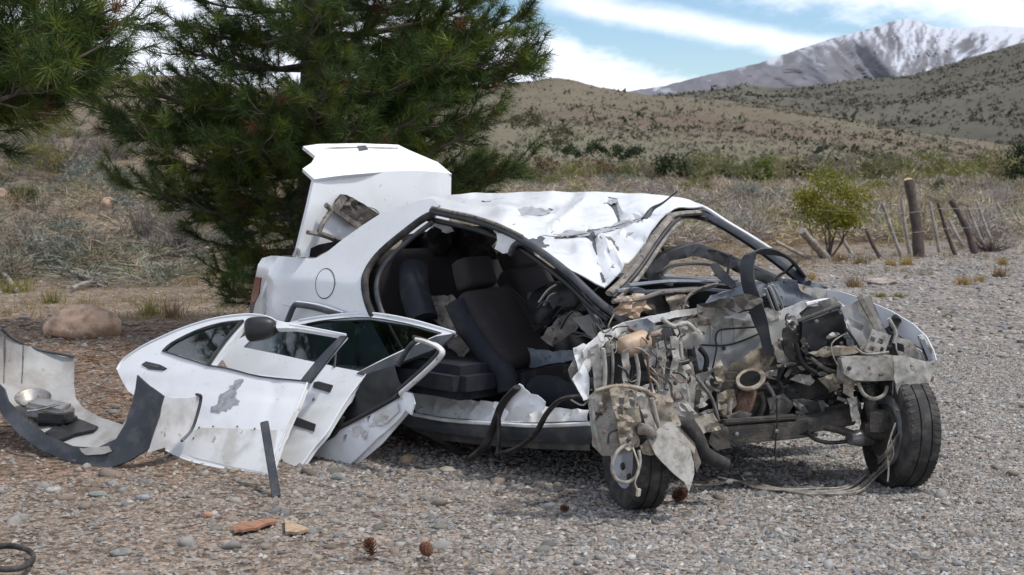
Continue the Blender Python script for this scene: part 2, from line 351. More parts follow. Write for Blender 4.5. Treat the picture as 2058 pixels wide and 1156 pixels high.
tag(ground, 'stony gravel yard with brown dirt and dry scrub land behind', 'ground', kind='structure')

def interp(prof, px): p = np.array(prof, float); return np.interp(px, p[:, 0], p[:, 1])
class Hill:
    def __init__(s, prof, db, dr, zb, relief, rs, seed, pw=1.25): s.prof, s.db, s.dr, s.zb, s.relief, s.rs, s.seed, s.pw = prof, db, dr, zb, relief, rs, seed, pw
    def pos(s, px, t):
        py = interp(s.prof, px)+2.0*(vn(px*.045, px*0, s.seed+40)-.5)+1.2*(vn(px*.2, px*0, s.seed+41)-.5)
        zr = CAMH+(325-py)/FPX*s.dr
        d = s.db+(s.dr-s.db)*t; x = (px-1029)/FPX*d; tt = np.clip(t, 0, 1)
        z = s.zb+(zr-s.zb)*tt**s.pw
        w = tt*(1-tt)*4; n = fbm(x/s.rs, d/(s.rs*1.6), s.seed, 5)-.47
        z = z+s.relief*w*n-np.maximum(t-1, 0)*(zr-s.zb)*1.5
        return np.stack([x, d, z], -1)
    def build(s, name, px0, px1, nc, nr, mat, colf):
        px = np.linspace(px0, px1, nc); t = np.concatenate([np.linspace(0, 1, nr), [1.04, 1.15, 1.4]])
        T = np.repeat(t, nc); P = np.tile(px, len(t)); V = s.pos(P, T)
        return tag(mesh_np(name, V, grid_faces(len(t), nc), mat, col=colf(P, T, V), smooth=True), kind='structure')
m_hill = mat('hillside_earth', (0, 0, 0), .95, attr=True, col2=(.11, .096, .072), scale=.35, lo=.5, hi=.7, col3=(.11, .10, .072), scale3=.9, lo3=.58, hi3=.66, spec=.1, detail=10)
m_far = mat('far_hillside', (0, 0, 0), .95, attr=True, col2=(.088, .08, .062), scale=.06, lo=.48, hi=.66, col3=(.062, .06, .046), scale3=.1, lo3=.58, hi3=.64, spec=.1, detail=10)
hillA = Hill([(-1600, 110), (-900, 120), (-300, 140), (0, 152), (200, 150), (400, 172), (700, 185), (900, 190), (1000, 172), (1080, 163), (1110, 158), (1150, 163), (1200, 176), (1290, 192), (1400, 199), (1550, 214), (1700, 238), (1850, 268), (2058, 296), (2400, 285), (3000, 292), (3600, 300)], 150, 480, -3.0, 9, 45, 31)
def colA(P, T, V):
    n = fbm(V[:, 0]*.02, V[:, 1]*.012, 50)[:, None]-.47; n2 = fbm(V[:, 0]*.11, V[:, 1]*.06, 54)[:, None]-.47
    return np.array([.130, .106, .075])*(1+n*.6+n2*.3)+np.array([-.02, .0, -.005])*n*3
hillA.build('brown_hill', -1600, 3600, 520, 70, m_hill, colA)
hillB = Hill([(900, 300), (1150, 240), (1250, 206), (1350, 190), (1430, 182), (1490, 171), (1550, 178), (1620, 176), (1700, 164), (1830, 153), (1900, 131), (1980, 108), (2058, 86), (2300, 40), (2800, 30), (3600, 60)], 420, 1300, -4, 30, 130, 61)
def colB(P, T, V):
    n = fbm(V[:, 0]*.006, V[:, 1]*.004, 70)[:, None]-.47; n2 = fbm(V[:, 0]*.04, V[:, 1]*.02, 74)[:, None]-.47
    return np.array([.082, .077, .060])*(1+n*.8+n2*.5)  # hill colour includes the darkening of cloud shadow
hillB.build('dark_hill', 900, 3600, 380, 70, m_far, colB)
# snow-dusted mountain: gullies run down into a bowl below the summit
MPROF = [(1000, 215), (1200, 196), (1270, 184), (1330, 175), (1430, 150), (1520, 130), (1600, 101), (1660, 82), (1700, 71), (1740, 62), (1765, 54), (1790, 45), (1812, 41), (1840, 48), (1880, 59), (1930, 61), (1990, 55), (2058, 60), (2200, 85), (2600, 150), (3000, 190)]
def mountain():
    px = np.linspace(1000, 3000, 520); t = np.concatenate([np.linspace(0, 1, 120), [1.03, 1.2]]); P = np.tile(px, len(t)); T = np.repeat(t, len(px)); tt = np.clip(T, 0, 1)
    rid = interp(MPROF, P)+3*(fbm(P*.03, P*0, 80)-.47)+1.2*(vn(P*.16, P*0, 84)-.5)
    py = 240+(rid-240)*tt
    ang = np.arctan2(P-1815, np.maximum(235-py, 4))*1.5+.25*(fbm(P*.02, py*.03, 111)-.47); rad = np.hypot(P-1815, 235-py)
    g = fbm(ang*7, rad*.012, 90, 5)-.47+.5*(np.abs(vn(ang*15+3, rad*.01, 95)-.5)-.25)+.35*(np.abs(vn(ang*34, rad*.016, 97)-.5)-.25)
    bowl = 1-np.exp(-((P-1815)/95)**2)
    spur = np.exp(-(((P-1715)-(py-72)*.95)/26)**2)*sst(py, 60, 90)+.7*np.exp(-(((P-1625)-(py-100)*.5)/22)**2)
    d = 6200-2100*(1-tt)+g*210*sst(1-tt, .01, .25)-bowl*430*(1-tt)-spur*330*sst(1-tt, .02, .2)+np.maximum(T-1, 0)*3000
    z = CAMH+(325-py)/FPX*d-np.maximum(T-1, 0)*2500
    V = np.stack([(P-1029)/FPX*d, d, z], 1)
    dx = np.gradient(d.reshape(len(t), -1), axis=1).ravel()
    sn = fbm(ang*9, rad*.02, 101, 5)-.47; fine = fbm(ang*30, rad*.05, 103, 4)-.47
    cover = np.clip((P-1735)/80, 0, 1)*.52+sst(rid+40-py, 0, 40)*.62-sst(py, 118, 165)*.55+np.clip(dx, -20, 20)*.006
    snow = sst(cover+sn*1.7+fine*2.0, .24, 1.15)*.82
    rock = np.array([.140, .137, .152])*(1+(fbm(P*.06, py*.09, 105)-.47)*.7)[:, None]
    c = rock*(1-snow[:, None])+np.array([.52, .55, .61])*snow[:, None]
    mm = mat('snow_dusted_rock', (0, 0, 0), .9, attr=True, spec=.1)
    tag(mesh_np('snowy_mountain', V, grid_faces(len(t), len(px)), mm, col=c, smooth=True), kind='structure')
mountain()
# ---------------------------------------------------------------- gravel
def icos(sub):
    bm = bmesh.new(); bmesh.ops.create_icosphere(bm, subdivisions=sub, radius=1); V = np.array([v.co[:] for v in bm.verts]); F = np.array([[v.index for v in f.verts] for f in bm.faces]); bm.free(); return V, F
ICO, ICOF = icos(1)
PEB = np.array([(.31, .298, .28), (.235, .235, .235), (.42, .40, .37), (.33, .275, .215), (.36, .28, .23), (.10, .097, .092), (.27, .25, .22), (.50, .475, .43), (.21, .185, .155)])
PW = np.array([.25, .16, .12, .12, .05, .07, .15, .03, .05])
def rot_z(V, a): c, s = np.cos(a), np.sin(a); return np.stack([V[..., 0]*c-V[..., 1]*s, V[..., 0]*s+V[..., 1]*c, V[..., 2]], -1)
def scatter(n, ymin, ymax, med, sig, seed, keep):
    r = np.random.default_rng(seed); y = np.sqrt(r.uniform(ymin**2, ymax**2, n)); x = r.uniform(-.44, .46, n)*(y+.3)
    k = keep(x, y, r); x, y = x[k], y[k]; return x, y, med*np.exp(sig*r.standard_normal(len(x))), r
OCT = np.array([(1, 0, 0), (-1, 0, 0), (0, 1, 0), (0, -1, 0), (0, 0, 1), (0, 0, -1)], float); OCTF = np.array([(0, 2, 4), (2, 1, 4), (1, 3, 4), (3, 0, 4), (2, 0, 5), (1, 2, 5), (3, 1, 5), (0, 3, 5)])
def stones(name, n, ymin, ymax, med, sig, seed, keep, mat_, B=ICO, BF=ICOF, jit=.22):
    x, y, s, r = scatter(n, ymin, ymax, med, sig, seed, keep); n = len(x); s = np.minimum(s, .045 if len(B) > 6 else .0125)
    nb = len(B); V = B[None]+jit*r.standard_normal((n, nb, 3)); V = V*np.stack([r.uniform(.8, 1.5, n), r.uniform(.7, 1.05, n), r.uniform(.45, .8, n)], 1)[:, None]
    V = rot_z(V, r.uniform(0, 6.28, n)[:, None]); V = V*s[:, None, None]; V += np.stack([x, y, gz(x, y)+s*.08], 1)[:, None]
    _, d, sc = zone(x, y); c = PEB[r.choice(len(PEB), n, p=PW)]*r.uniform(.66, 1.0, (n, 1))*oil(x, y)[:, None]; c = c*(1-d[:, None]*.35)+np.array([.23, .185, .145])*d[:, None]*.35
    F = (BF[None]+nb*np.arange(n)[:, None, None]).reshape(-1, 3)
    return tag(mesh_np(name, V.reshape(-1, 3), F, mat_, col=np.repeat(c, nb, 0), smooth=nb > 6), kind='stuff')
m_peb = mat('pebble', (0, 0, 0), .8, attr=True, col2=(.16, .15, .14), scale=60, lo=.55, hi=.75, spec=.3)
def keep1(x, y, r): _, d, s = zone(x, y); return r.random(len(x)) < (1-np.where(y > 7.4, .84, .6)*d)*(1-.8*s)*np.clip(1.35-(y-6)*.09, .2, 1)
o = stones('fine_gravel', 158000, 5.4, 13.0, .0082, .42, 201, keep1, m_peb, OCT*1.25, OCTF, .26); o['label'] = 'fine grey gravel spread over the yard'; o['category'] = 'gravel'
o = stones('coarse_gravel', 9000, 5.4, 16, .0145, .40, 202, lambda x, y, r: r.random(len(x)) < .8*(1-.75*zone(x, y)[2])*np.where((x > .3) | (y > 10), .35, 1)*(1-.6*zone(x, y)[1]), m_peb); o['label'] = 'scattered coarse stones among the gravel'; o['category'] = 'gravel'
def far_keep(x, y, r): _, d, s = zone(x, y); return r.random(len(x)) < (1-.5*d)*(1-.7*s)
o = stones('far_gravel', 18000, 12, 26, .020, .35, 203, far_keep, m_peb); o['label'] = 'gravel at the far side of the yard'; o['category'] = 'gravel'
PV, PF = icos(2); pm = []
for i, c in enumerate(PEB[[0, 1, 2, 3, 4, 6, 8]]): pm.append(mat('stone_'+'abcdefg'[i], tuple(c*.76), .8, col2=tuple(c*.46), scale=40, lo=.4, hi=.65, bump=.4, bscale=120, spec=.3))
stone_me = []
for k in range(21):
    r = np.random.default_rng(300+k); V = PV*np.array([r.uniform(.9, 1.5), r.uniform(.75, 1.05), r.uniform(.5, .8)])
    V = V*(1+.42*(np.array([noise.noise(Vector(p)*1.15+Vector((k*3, 0, 0)))+.5*noise.noise(Vector(p)*2.6+Vector((k*3, 5, 0))) for p in PV]))[:, None])
    me = bpy.data.meshes.new('stone'); me.from_pydata([tuple(v) for v in V], [], [list(map(int, f)) for f in PF]); me.update(); me.materials.append(pm[k % 7])
    for p in me.polygons: p.use_smooth = True
    stone_me.append(me)
r = np.random.default_rng(17); cnt = 0
while cnt < 290:
    y = math.sqrt(r.uniform(5.5**2, 10.2**2)); x = r.uniform(-.37, .36)*y
    if x > .2 and r.random() < .55: continue
    if y > 7.6 and x < 0 and r.random() < .6: continue
    if y > 8.6 and x > -1.2 and x < 2.2: continue
    s = .0185*math.exp(.40*r.standard_normal()); s = min(s, .042)
    o = bpy.data.objects.new('stone', stone_me[int(r.integers(21))]); COL.objects.link(o); o.parent = ground
    o.location = (x, y, float(gz(x, y))+s*.06); o.rotation_euler = (r.uniform(-.3, .3), r.uniform(-.3, .3), r.uniform(0, 6.3)); o.scale = (s, s, s); cnt += 1
# ================================================================ vegetation
def leaf_mat(name, rough=.6, tr=.35):
    m = mat(name, (0, 0, 0), rough, attr=True, spec=.25); nt = m.node_tree; bs = nt.nodes['Principled BSDF']
    t = nt.nodes.new('ShaderNodeBsdfTranslucent'); mx = nt.nodes.new('ShaderNodeMixShader'); mx.inputs[0].default_value = tr
    src = bs.inputs['Base Color'].links[0].from_socket; nt.links.new(src, t.inputs[0])
    out = nt.nodes['Material Output']; nt.links.new(bs.outputs[0], mx.inputs[1]); nt.links.new(t.outputs[0], mx.inputs[2]); nt.links.new(mx.outputs[0], out.inputs[0]); return m
M['needle'] = leaf_mat('pine_needles', .5, .25); M['leaf'] = leaf_mat('shrub_leaves', .6, .35); M['twig'] = mat('dry_twigs', (0, 0, 0), .85, attr=True, spec=.15)
M['grass'] = leaf_mat('dry_grass', .7, .4)
M['bark'] = mat('pine_bark', (.060, .045, .036), .9, col2=(.11, .085, .068), scale=14, lo=.4, hi=.6, bump=1, bscale=30)
M['wood'] = mat('grey_weathered_wood', (.30, .27, .24), .85, col2=(.17, .145, .12), scale=10, lo=.4, hi=.65, bump=.6, bscale=50)
M['darkwood'] = mat('dark_post_wood', (.050, .038, .032), .9, col2=(.085, .062, .05), scale=12, lo=.4, hi=.62, bump=1, bscale=30)
M['cutwood'] = mat('cut_wood_end', (.45, .34, .22), .8, col2=(.33, .22, .14), scale=25)
def unit(v): return v/np.maximum(np.linalg.norm(v, axis=-1, keepdims=True), 1e-9)
def blades(P, Dr, Ln, Wd, r, droop=0.0):
    """thin pointed triangles from P along Dr"""
    n = len(P); s = unit(np.cross(Dr, r.standard_normal((n, 3)))); tip = P+Dr*Ln[:, None]; tip[:, 2] -= droop*Ln
    V = np.empty((n, 3, 3)); V[:, 0] = P-s*Wd[:, None]*.5; V[:, 1] = P+s*Wd[:, None]*.5; V[:, 2] = tip
    return V
def tri_mesh(name, V, mat_, parent, c):
    n = len(V); return mesh_np(name, V.reshape(-1, 3), np.arange(3*n).reshape(-1, 3), mat_, parent, np.repeat(c, 3, 0))
def limb_np(pts, r0, r1, n=6):
    """tapering limb; returns V,F"""
    P = np.array(pts); m = len(P); T = np.gradient(P, axis=0); T = unit(T); a = unit(np.cross(T, np.array([.3, .9, .2]))); b = np.cross(T, a)
    rr = np.linspace(r0, r1, m)[:, None, None]; q = np.linspace(0, 2*np.pi, n, endpoint=False)
    V = P[:, None]+(a[:, None]*np.cos(q)[None, :, None]+b[:, None]*np.sin(q)[None, :, None])*rr
    i = np.arange(m-1)[:, None]*n; k = np.arange(n)[None]; F = np.stack([i+k, i+(k+1) % n, i+n+(k+1) % n, i+n+k], -1).reshape(-1, 4)
    return V.reshape(-1, 3), F
class Acc:
    def __init__(s): s.V = []; s.F = []; s.n = 0
    def add(s, VF): V, F = VF; s.V.append(V); s.F.append(F+s.n); s.n += len(V)
    def build(s, name, mat_, parent): return mesh_np(name, np.concatenate(s.V), np.concatenate(s.F), mat_, parent, smooth=True)
def pine(name, base, top, r_trunk, env, zs, seed, label, extra=(), needle=.145, per=64, nw=.0052, dens=1.0, lit=None):
    r = np.random.default_rng(seed); root = empty(name, base); tag(root, label, 'tree')
    base = np.array(base); top = np.array(top)
    tr = Acc(); ax = np.linspace(0, 1, 14)[:, None]; path = base+(top-base)*ax+np.stack([.05*np.sin(ax[:, 0]*7), .04*np.cos(ax[:, 0]*5), 0*ax[:, 0]], 1)
    tr.add(limb_np(path, r_trunk, r_trunk*.25, 12)); tr.build('trunk', M['bark'], root)
    br = Acc(); tips = []; dirs = []
    def trunk_at(z): t = np.clip((z-base[2])/(top[2]-base[2]), 0, 1); return base+(top-base)*t
    def branch(p0, end, r0):
        L = np.linalg.norm(end-p0); m = 9; t = np.linspace(0, 1, m)[:, None]; sag = np.array([0, 0, -.10*L])
        P = p0+(end-p0)*t+sag*(4*t*(1-t))*.6+r.standard_normal((m, 3))*.025*L*t*(1-t)*2
        br.add(limb_np(P, r0, .006, 5)); k = max(6, int(L*15*dens))
        for q in r.uniform(.22, 1.0, k):
            i = q*(m-1); a = int(min(i, m-2)); p = P[a]+(P[a+1]-P[a])*(i-a); d = unit(P[a+1]-P[a])
            side_ = unit(np.cross(d, [0, 0, 1]))*r.choice([-1, 1]); l = (.16+.42*(1-q)*L/1.8+.12*r.random())
            e = p+(d*.75+side_*r.uniform(.3, 1.0)+np.array([0, 0, r.uniform(-.35, .85)]))*l
            br.add(limb_np(np.stack([p, (p+e)/2+np.array([0, 0, -.02]), e]), .008, .004, 4)); ns = max(1, int(l/.13))
            for g in range(ns):
                f = (g+1)/ns; tips.append(p+(e-p)*f); dirs.append(unit((e-p)+np.array([0, 0, .25*l])+r.standard_normal(3)*.15*l))
        tips.append(P[-1]); dirs.append(unit(P[-1]-P[-3]+np.array([0, 0, .06])))
    for z in zs:
        a0 = r.uniform(0, 6.28); nb = int(r.integers(5, 7))
        for k in range(nb):
            a = a0+k*6.283/nb+r.uniform(-.25, .25); R = env(z, a)*r.uniform(.78, 1.02)
            if R < .15: continue
            p0 = trunk_at(z+r.uniform(-.08, .08)); branch(p0, p0+np.array([math.cos(a)*R, math.sin(a)*R, R*r.uniform(.02, .22)]), .012+.016*R)
    for e in extra: z = e[2]-.12*np.hypot(e[0]-base[0], e[1]-base[1]); branch(trunk_at(z), np.array(e), .04)
    br.build('limbs', M['bark'], root)
    T = np.array(tips); Dd = np.array(dirs); n = len(T); K = per
    off = r.uniform(-.10, .02, (n, K)); P = T[:, None]+Dd[:, None]*off[..., None]
    rad = unit(np.cross(Dd[:, None], r.standard_normal((n, K, 3)))); sp = r.uniform(.3, 1.9, (n, K))[..., None]
    nd = unit(Dd[:, None]*1.0+rad*sp); ln = needle*r.uniform(.7, 1.15, (n, K))
    base_c = np.array([.046, .078, .020])*r.uniform(.7, 1.35, (n, 1, 1))*np.array([1, 1, 1]); yl = (r.random((n, 1, 1)) < .55)*np.array([.075, .070, .000])
    c = (base_c+yl*r.random((n, 1, 1)))*r.uniform(.75, 1.3, (n, K, 1)); brown = r.random((n, 1, 1)) < .035; c = np.where(brown, np.array([.16, .085, .04]), c)
    V = blades(P.reshape(-1, 3), nd.reshape(-1, 3), ln.ravel(), np.full(n*K, nw), r, .12)
    tri_mesh('needles', V, M['needle'], root, c.reshape(-1, 3)).name = 'crown'
    return root, T
TX, TY = -1.93, 13.5
def envA(z, a):
    # radius by height, to the left and to the right of the photo
    l = np.interp(z, [.3, .6, .95, 1.4, 2.1, 2.4, 2.7, 3.2, 4.2, 5.2, 6.2], [.4, .6, .85, 1.45, 1.95, 1.62, 1.42, 1.35, 1.1, .7, .15])
    q = np.interp(z, [.3, .9, 1.3, 1.6, 2.1, 2.5, 3.0, 4.2, 5.2, 6.2], [.3, .5, 1.05, 1.35, 1.62, 1.95, 1.85, 1.4, .8, .15])
    c = math.cos(a); return (q*max(0, c)+l*max(0, -c)+.5*(l+q)*(1-abs(c)))
P3 = lambda px, py, d: tuple(D(px, py, d))
pineA, tipsA = pine('pine_tree', (TX, TY, -.05), (TX+.32, TY+.15, 6.3), .165, envA, np.arange(.62, 6.1, .30), 5, 'big dark green pine tree behind the open boot of the wrecked car',
    extra=[P3(1100, 108, 13.0), P3(1070, 140, 13.3), P3(1090, 125, 13.5), P3(1050, 100, 12.8), P3(1060, 30, 13.4), P3(1040, 60, 13.2), P3(1010, 210, 12.8), P3(160, 208, 13.2), P3(215, 245, 13.0), P3(250, 372, 13.0), P3(330, 400, 12.6), P3(1050, 335, 14.2), P3(1010, 360, 14.0), P3(960, 350, 13.8), P3(1030, 345, 14.4), P3(430, 540, 12.9), P3(470, 590, 12.7), P3(400, 480, 13.4), P3(300, 300, 12.4), P3(520, 290, 12.0), P3(720, 240, 11.9), P3(850, 230, 12.1), P3(640, 200, 11.8), P3(300, 180, 12.6), P3(900, 120, 12.2), P3(950, 270, 12.6)])
def envL(z, a): return float(np.interp(z, [1.9, 2.3, 3.0, 4.2, 5.5], [.9, 1.4, 1.5, 1.2, .3]))
pineL, _ = pine('pine_tree', (-3.75, 9.4, -.02), (-3.7, 9.5, 6.0), .15, envL, np.arange(2.3, 5.4, .32), 11, 'nearer pine reaching its boughs into the upper left corner', extra=[P3(262, 40, 9.2), P3(245, 95, 9.0), P3(200, 160, 8.9), P3(120, 180, 8.7), P3(40, 200, 8.9), P3(150, 120, 8.4), P3(60, 160, 8.3), P3(250, 10, 8.8)], needle=.15, nw=.0048, dens=1.1)
for t in (pineA, pineL): t['group'] = 'pine trees'
# ---- cones hanging in the pine
def cone_mesh(scale=1.0, seed=0):
    r = np.random.default_rng(seed); Vs = []; Fs = []; n = 0
    for i in range(70):
        t = i/70; a = i*2.39996; z = (t-.5)*.095; rr = .010+.026*math.sin(math.pi*min(1, t*.85+.12)); d = np.array([math.cos(a), math.sin(a), .35+.5*t]); d /= np.linalg.norm(d)
        s = np.array([-math.sin(a), math.cos(a), 0]); p = np.array([0, 0, z]); tip = p+d*rr*1.25; w = .0095
        u = np.cross(d, s)*.0035
        V = np.array([p-s*w*.4, p+s*w*.4, tip+s*w, tip-s*w, tip+d*.004+u*1.2]); Vs.append(V); Fs += [[n, n+1, n+2, n+3], [n+3, n+2, n+4]]; n += 5
    me = bpy.data.meshes.new('pine_cone'); me.from_pydata([tuple(v*scale) for v in np.concatenate(Vs)], [], Fs); me.update(); return me
M['cone'] = mat('pine_cone', (.13, .055, .033), .8, col2=(.20, .085, .05), scale=60, lo=.4, hi=.6); cone_me = cone_mesh(); cone_me.materials.append(M['cone'])
CONES = [(745, 1098, 0, .9, 'red-brown pine cone standing on the gravel below the other cone, left of the pair'), (858, 1102, 1.2, .85, 'open pine cone lying on the gravel, right of the pair in front'), (1364, 990, .9, 1.0, 'pine cone on the gravel beside the near front tyre'), (1136, 1015, 1.4, .55, 'small half-buried pine cone left of the near front tyre')]
CONES[0] = (745, 1098, .2, .9, 'upright red-brown pine cone on the gravel, leftmost of the cones in front')
for (px, py, tl, s, lb) in CONES:
    g = G(px, py+22, .0); o = bpy.data.objects.new('pine_cone', cone_me); COL.objects.link(o); o.location = (g.x, g.y, .030+.01*s); o.rotation_euler = (tl, .2, px); o.scale = (s*.82, s*.82, s*.78); tag(o, lb, 'pine cone', 'fallen pine cones')
# ---- shrubs
def leafy(name, px, py, d, w, h, n, leaf, cols, label, cat='bush', group=None, seed=0, stem=True, clumps=26, zoff=0, flat=.8, lift=0):
    r = np.random.default_rng(seed+900); b = np.array(D(px, py, d)); b[2] = float(gz(b[0], b[1]))+zoff if py is not None else 0
    root = empty(name, b); tag(root, label, cat, group)
    k = clumps; C = unit(r.standard_normal((k, 3)))*r.uniform(.45, 1, (k, 1))**.6*np.array([w/2, w/2*flat, h*.42]); C[:, 2] = C[:, 2]*(1-lift*1.6)+h*(.56+lift*.7); C += b
    sz = r.uniform(.09, .19, k)*min(w, h)
    i = r.integers(0, k, n); P = C[i]+r.standard_normal((n, 3))*sz[i][:, None]*np.array([1, 1, .75]); P[:, 2] = np.maximum(P[:, 2], b[2]+.02)
    dr = unit(r.standard_normal((n, 3))+np.array([0, 0, .5])); s = unit(np.cross(dr, r.standard_normal((n, 3)))); L = leaf*r.uniform(.6, 1.3, n)[:, None]
    V = np.stack([P-dr*L*.5, P+s*L*.28, P+dr*L*.5, P-s*L*.28], 1); cols = np.array(cols); cc = cols[r.integers(0, len(cols), k)][i]*r.uniform(.7, 1.3, (n, 1))
    mesh_np('foliage', V.reshape(-1, 3), np.arange(4*n).reshape(-1, 4), M['leaf'], root, np.repeat(cc, 4, 0))
    if stem:
        ac = Acc()
        for j in range(min(k, 9)):
            m_ = b+(C[j]-b)*.5+r.standard_normal(3)*.06*w; m_[2] = b[2]+(C[j][2]-b[2])*.42
            ac.add(limb_np(np.stack([b+r.standard_normal(3)*[.02, .02, 0]*w-[0, 0, .04], m_, C[j]]), .028*w*.5+.004, .004, 5))
        ac.build('stems', M['bark'], root)
    return root
GREEN = [(.17, .175, .022), (.20, .20, .028), (.12, .13, .022), (.24, .23, .035)]
leafy('small_tree', 1668, 520, 25.2, 1.0, 1.40, 6000, .055, GREEN, 'small yellow-green leafy tree standing beside the stick fence', 'tree', seed=1, clumps=19, lift=.12)
DK = [(.025, .042, .016), (.035, .055, .02), (.02, .035, .014)]; MD = [(.10, .135, .024), (.12, .155, .03), (.08, .11, .022)]; PALE = [(.19, .185, .07), (.16, .165, .06), (.20, .18, .09)]; OL = [(.085, .085, .035), (.10, .095, .045), (.065, .068, .03)]; RED = [(.16, .11, .05), (.14, .10, .05), (.12, .09, .055)]
FAR = [(1348, 368, 100, 2.3, 2.0, DK, 'round dark green bush far off to the right of the roof'), (1525, 367, 104, 2.0, 2.2, MD, 'bright green rounded bush beyond the scrub field'), (1447, 370, 100, 1.5, 1.0, DK, 'low dark bush between the two round far bushes'), (1603, 366, 106, 2.2, 1.5, DK, 'dark olive bush right of the bright green far bush'), (1780, 352, 128, 1.6, 2.2, DK, 'small dark bush standing higher behind the fence post'), (2062, 385, 78, 1.9, 2.6, DK, 'dark tree cut off by the right edge'),
       (1420, 360, 118, 5.0, 2.2, PALE, 'pale yellow-green willow scrub behind the dark round bush'), (1290, 362, 116, 3.6, 1.7, PALE, 'pale willow scrub left of the dark round bush'), (1660, 360, 122, 4.4, 2.1, OL, 'dull olive willow scrub behind the small leafy tree'), (1730, 364, 112, 3.0, 1.4, OL, 'brownish olive scrub just right of the small leafy tree'), (1850, 360, 120, 5.5, 2.4, PALE, 'wide pale green willow thicket behind the thick fence post'), (1980, 360, 118, 4.6, 2.0, PALE, 'pale green thicket above the leaning fence sticks'), (2030, 366, 108, 3.2, 1.6, OL, 'olive scrub near the right edge beyond the fence'),
       (1200, 336, 110, 3.2, 1.9, RED, 'russet willow bush beyond the car roof'), (1085, 330, 105, 3.4, 2.0, RED, 'russet bush beside the pine on the far slope'), (1120, 300, 175, 5.0, 2.6, OL, 'olive thicket low on the far slope right of the pine'), (1170, 318, 150, 5.5, 1.8, DK, 'dark thicket at the foot of the brown hill'), (1250, 322, 150, 5, 1.6, DK, 'dark scrub strip at the hill foot above the roof'), (1060, 262, 230, 7, 3, OL, 'greyish olive clump on the slope beside the pine tip')]
for k, (px, py, d, w, h, c, lb) in enumerate(FAR):
    P = D(px, py, d); leafy('bush', px, py, d, w, h, 1500, .13+d*.0007, c, lb, 'bush', 'far bushes', seed=30+k, stem=False, clumps=22, zoff=max(0, P.z-float(gz(P.x, P.y))) if d > 140 else 0)
SAGE = [(.19, .205, .165), (.16, .18, .15), (.23, .24, .20)]; YG = [(.16, .155, .045), (.13, .13, .035), (.18, .165, .06)]
for k, (px, py, d, w, h, c, lb) in enumerate([(105, 545, 21.5, .75, .46, SAGE, 'silvery sage cushion bush above the big boulder'), (155, 515, 25, .85, .46, SAGE, 'silvery sage cushion just behind the front sage bush'), (85, 400, 44, 1.8, 1.0, YG, 'yellow-green shrub on the slope at far left'), (30, 330, 52, 2.4, 1.3, YG, 'yellow-green shrub under the upper left pine boughs'), (175, 400, 40, 1.5, .8, SAGE, 'grey sage shrub beside the yellow-green shrub'), (225, 405, 37, 1.2, .7, SAGE, 'grey sage shrub nearest the pine on the slope'), (110, 290, 62, 2.4, 1.2, YG, 'yellow-green bush high on the left slope'), (245, 440, 33, .6, .3, SAGE, 'low sage tuft behind the small pale rock'), (45, 430, 34, .7, .4, OL, 'dull olive tuft left on the slope')]):
    leafy('shrub', px, py, d, w, h, 1600, .05 if d < 30 else .07, c, lb, 'shrub', 'slope shrubs', seed=60+k, stem=False, clumps=22)
for k, (px, py, d, w, h, c, lb) in enumerate([(1130, 372, 95, 2.6, 1.0, PALE, 'pale yellow-green shrub just above the middle of the roof'), (1240, 376, 88, 2.2, .9, SAGE, 'grey-green shrub above the front of the roof'), (1395, 398, 62, 1.5, .9, YG, 'yellowish shrub in the field above the windscreen pillar'), (1490, 405, 58, 1.4, .8, SAGE, 'pale sage shrub in the field left of the small leafy tree'), (1565, 420, 48, 1.2, .7, OL, 'olive shrub in the field close left of the small leafy tree'), (1770, 395, 64, 1.6, .8, YG, 'yellowish shrub behind the pale leaning stick'), (1905, 390, 66, 1.8, .9, OL, 'olive shrub behind the crooked fence post'), (2000, 392, 70, 1.8, .8, SAGE, 'grey sage shrub beyond the stout stick'), (1500, 470, 33, .9, .45, SAGE, 'silver-grey cushion seen through the windscreen opening'), (1440, 455, 36, .9, .5, YG, 'dull yellow cushion under the far pillar top')]):
    leafy('field_shrub', px, py, d, w, h, 1300, .06 if d < 50 else .085, c, lb, 'shrub', 'field shrubs', seed=160+k, stem=False, clumps=20)
def twig_bush(r, w, h, n, tw):
    P = r.standard_normal((n, 3))*[.07*w, .07*w, 0]; a = r.uniform(0, 6.28, n); el = r.uniform(.35, 1.4, n); d = np.stack([np.cos(a)*np.cos(el)*w/h, np.sin(a)*np.cos(el)*w/h, np.sin(el)], 1); L = h*r.uniform(.5, 1.05, n)
    V1 = blades(P, d, L, np.full(n, tw), r)
    m = n*4; i = r.integers(0, n, m); f = r.uniform(.3, .95, m)[:, None]; Q = P[i]+d[i]*L[i][:, None]*f; e = unit(d[i]+r.standard_normal((m, 3))*.65); V2 = blades(Q, e, h*r.uniform(.15, .4, m), np.full(m, tw*.75), r)
    return np.concatenate([V1, V2])
def twiggy(name, px, py, d, w, h, n, tw, col, label, seed, cat='shrub', group=None):
    r = np.random.default_rng(seed); b = np.array(D(px, py, d)); b[2] = float(gz(b[0], b[1])); V = twig_bush(r, w, h, n, tw)+b
    return tag(tri_mesh(name, V, M['twig'], None, np.array(col)*r.uniform(.6, 1.4, (len(V), 1))), label, cat, group)
GREYT = (.15, .130, .118)
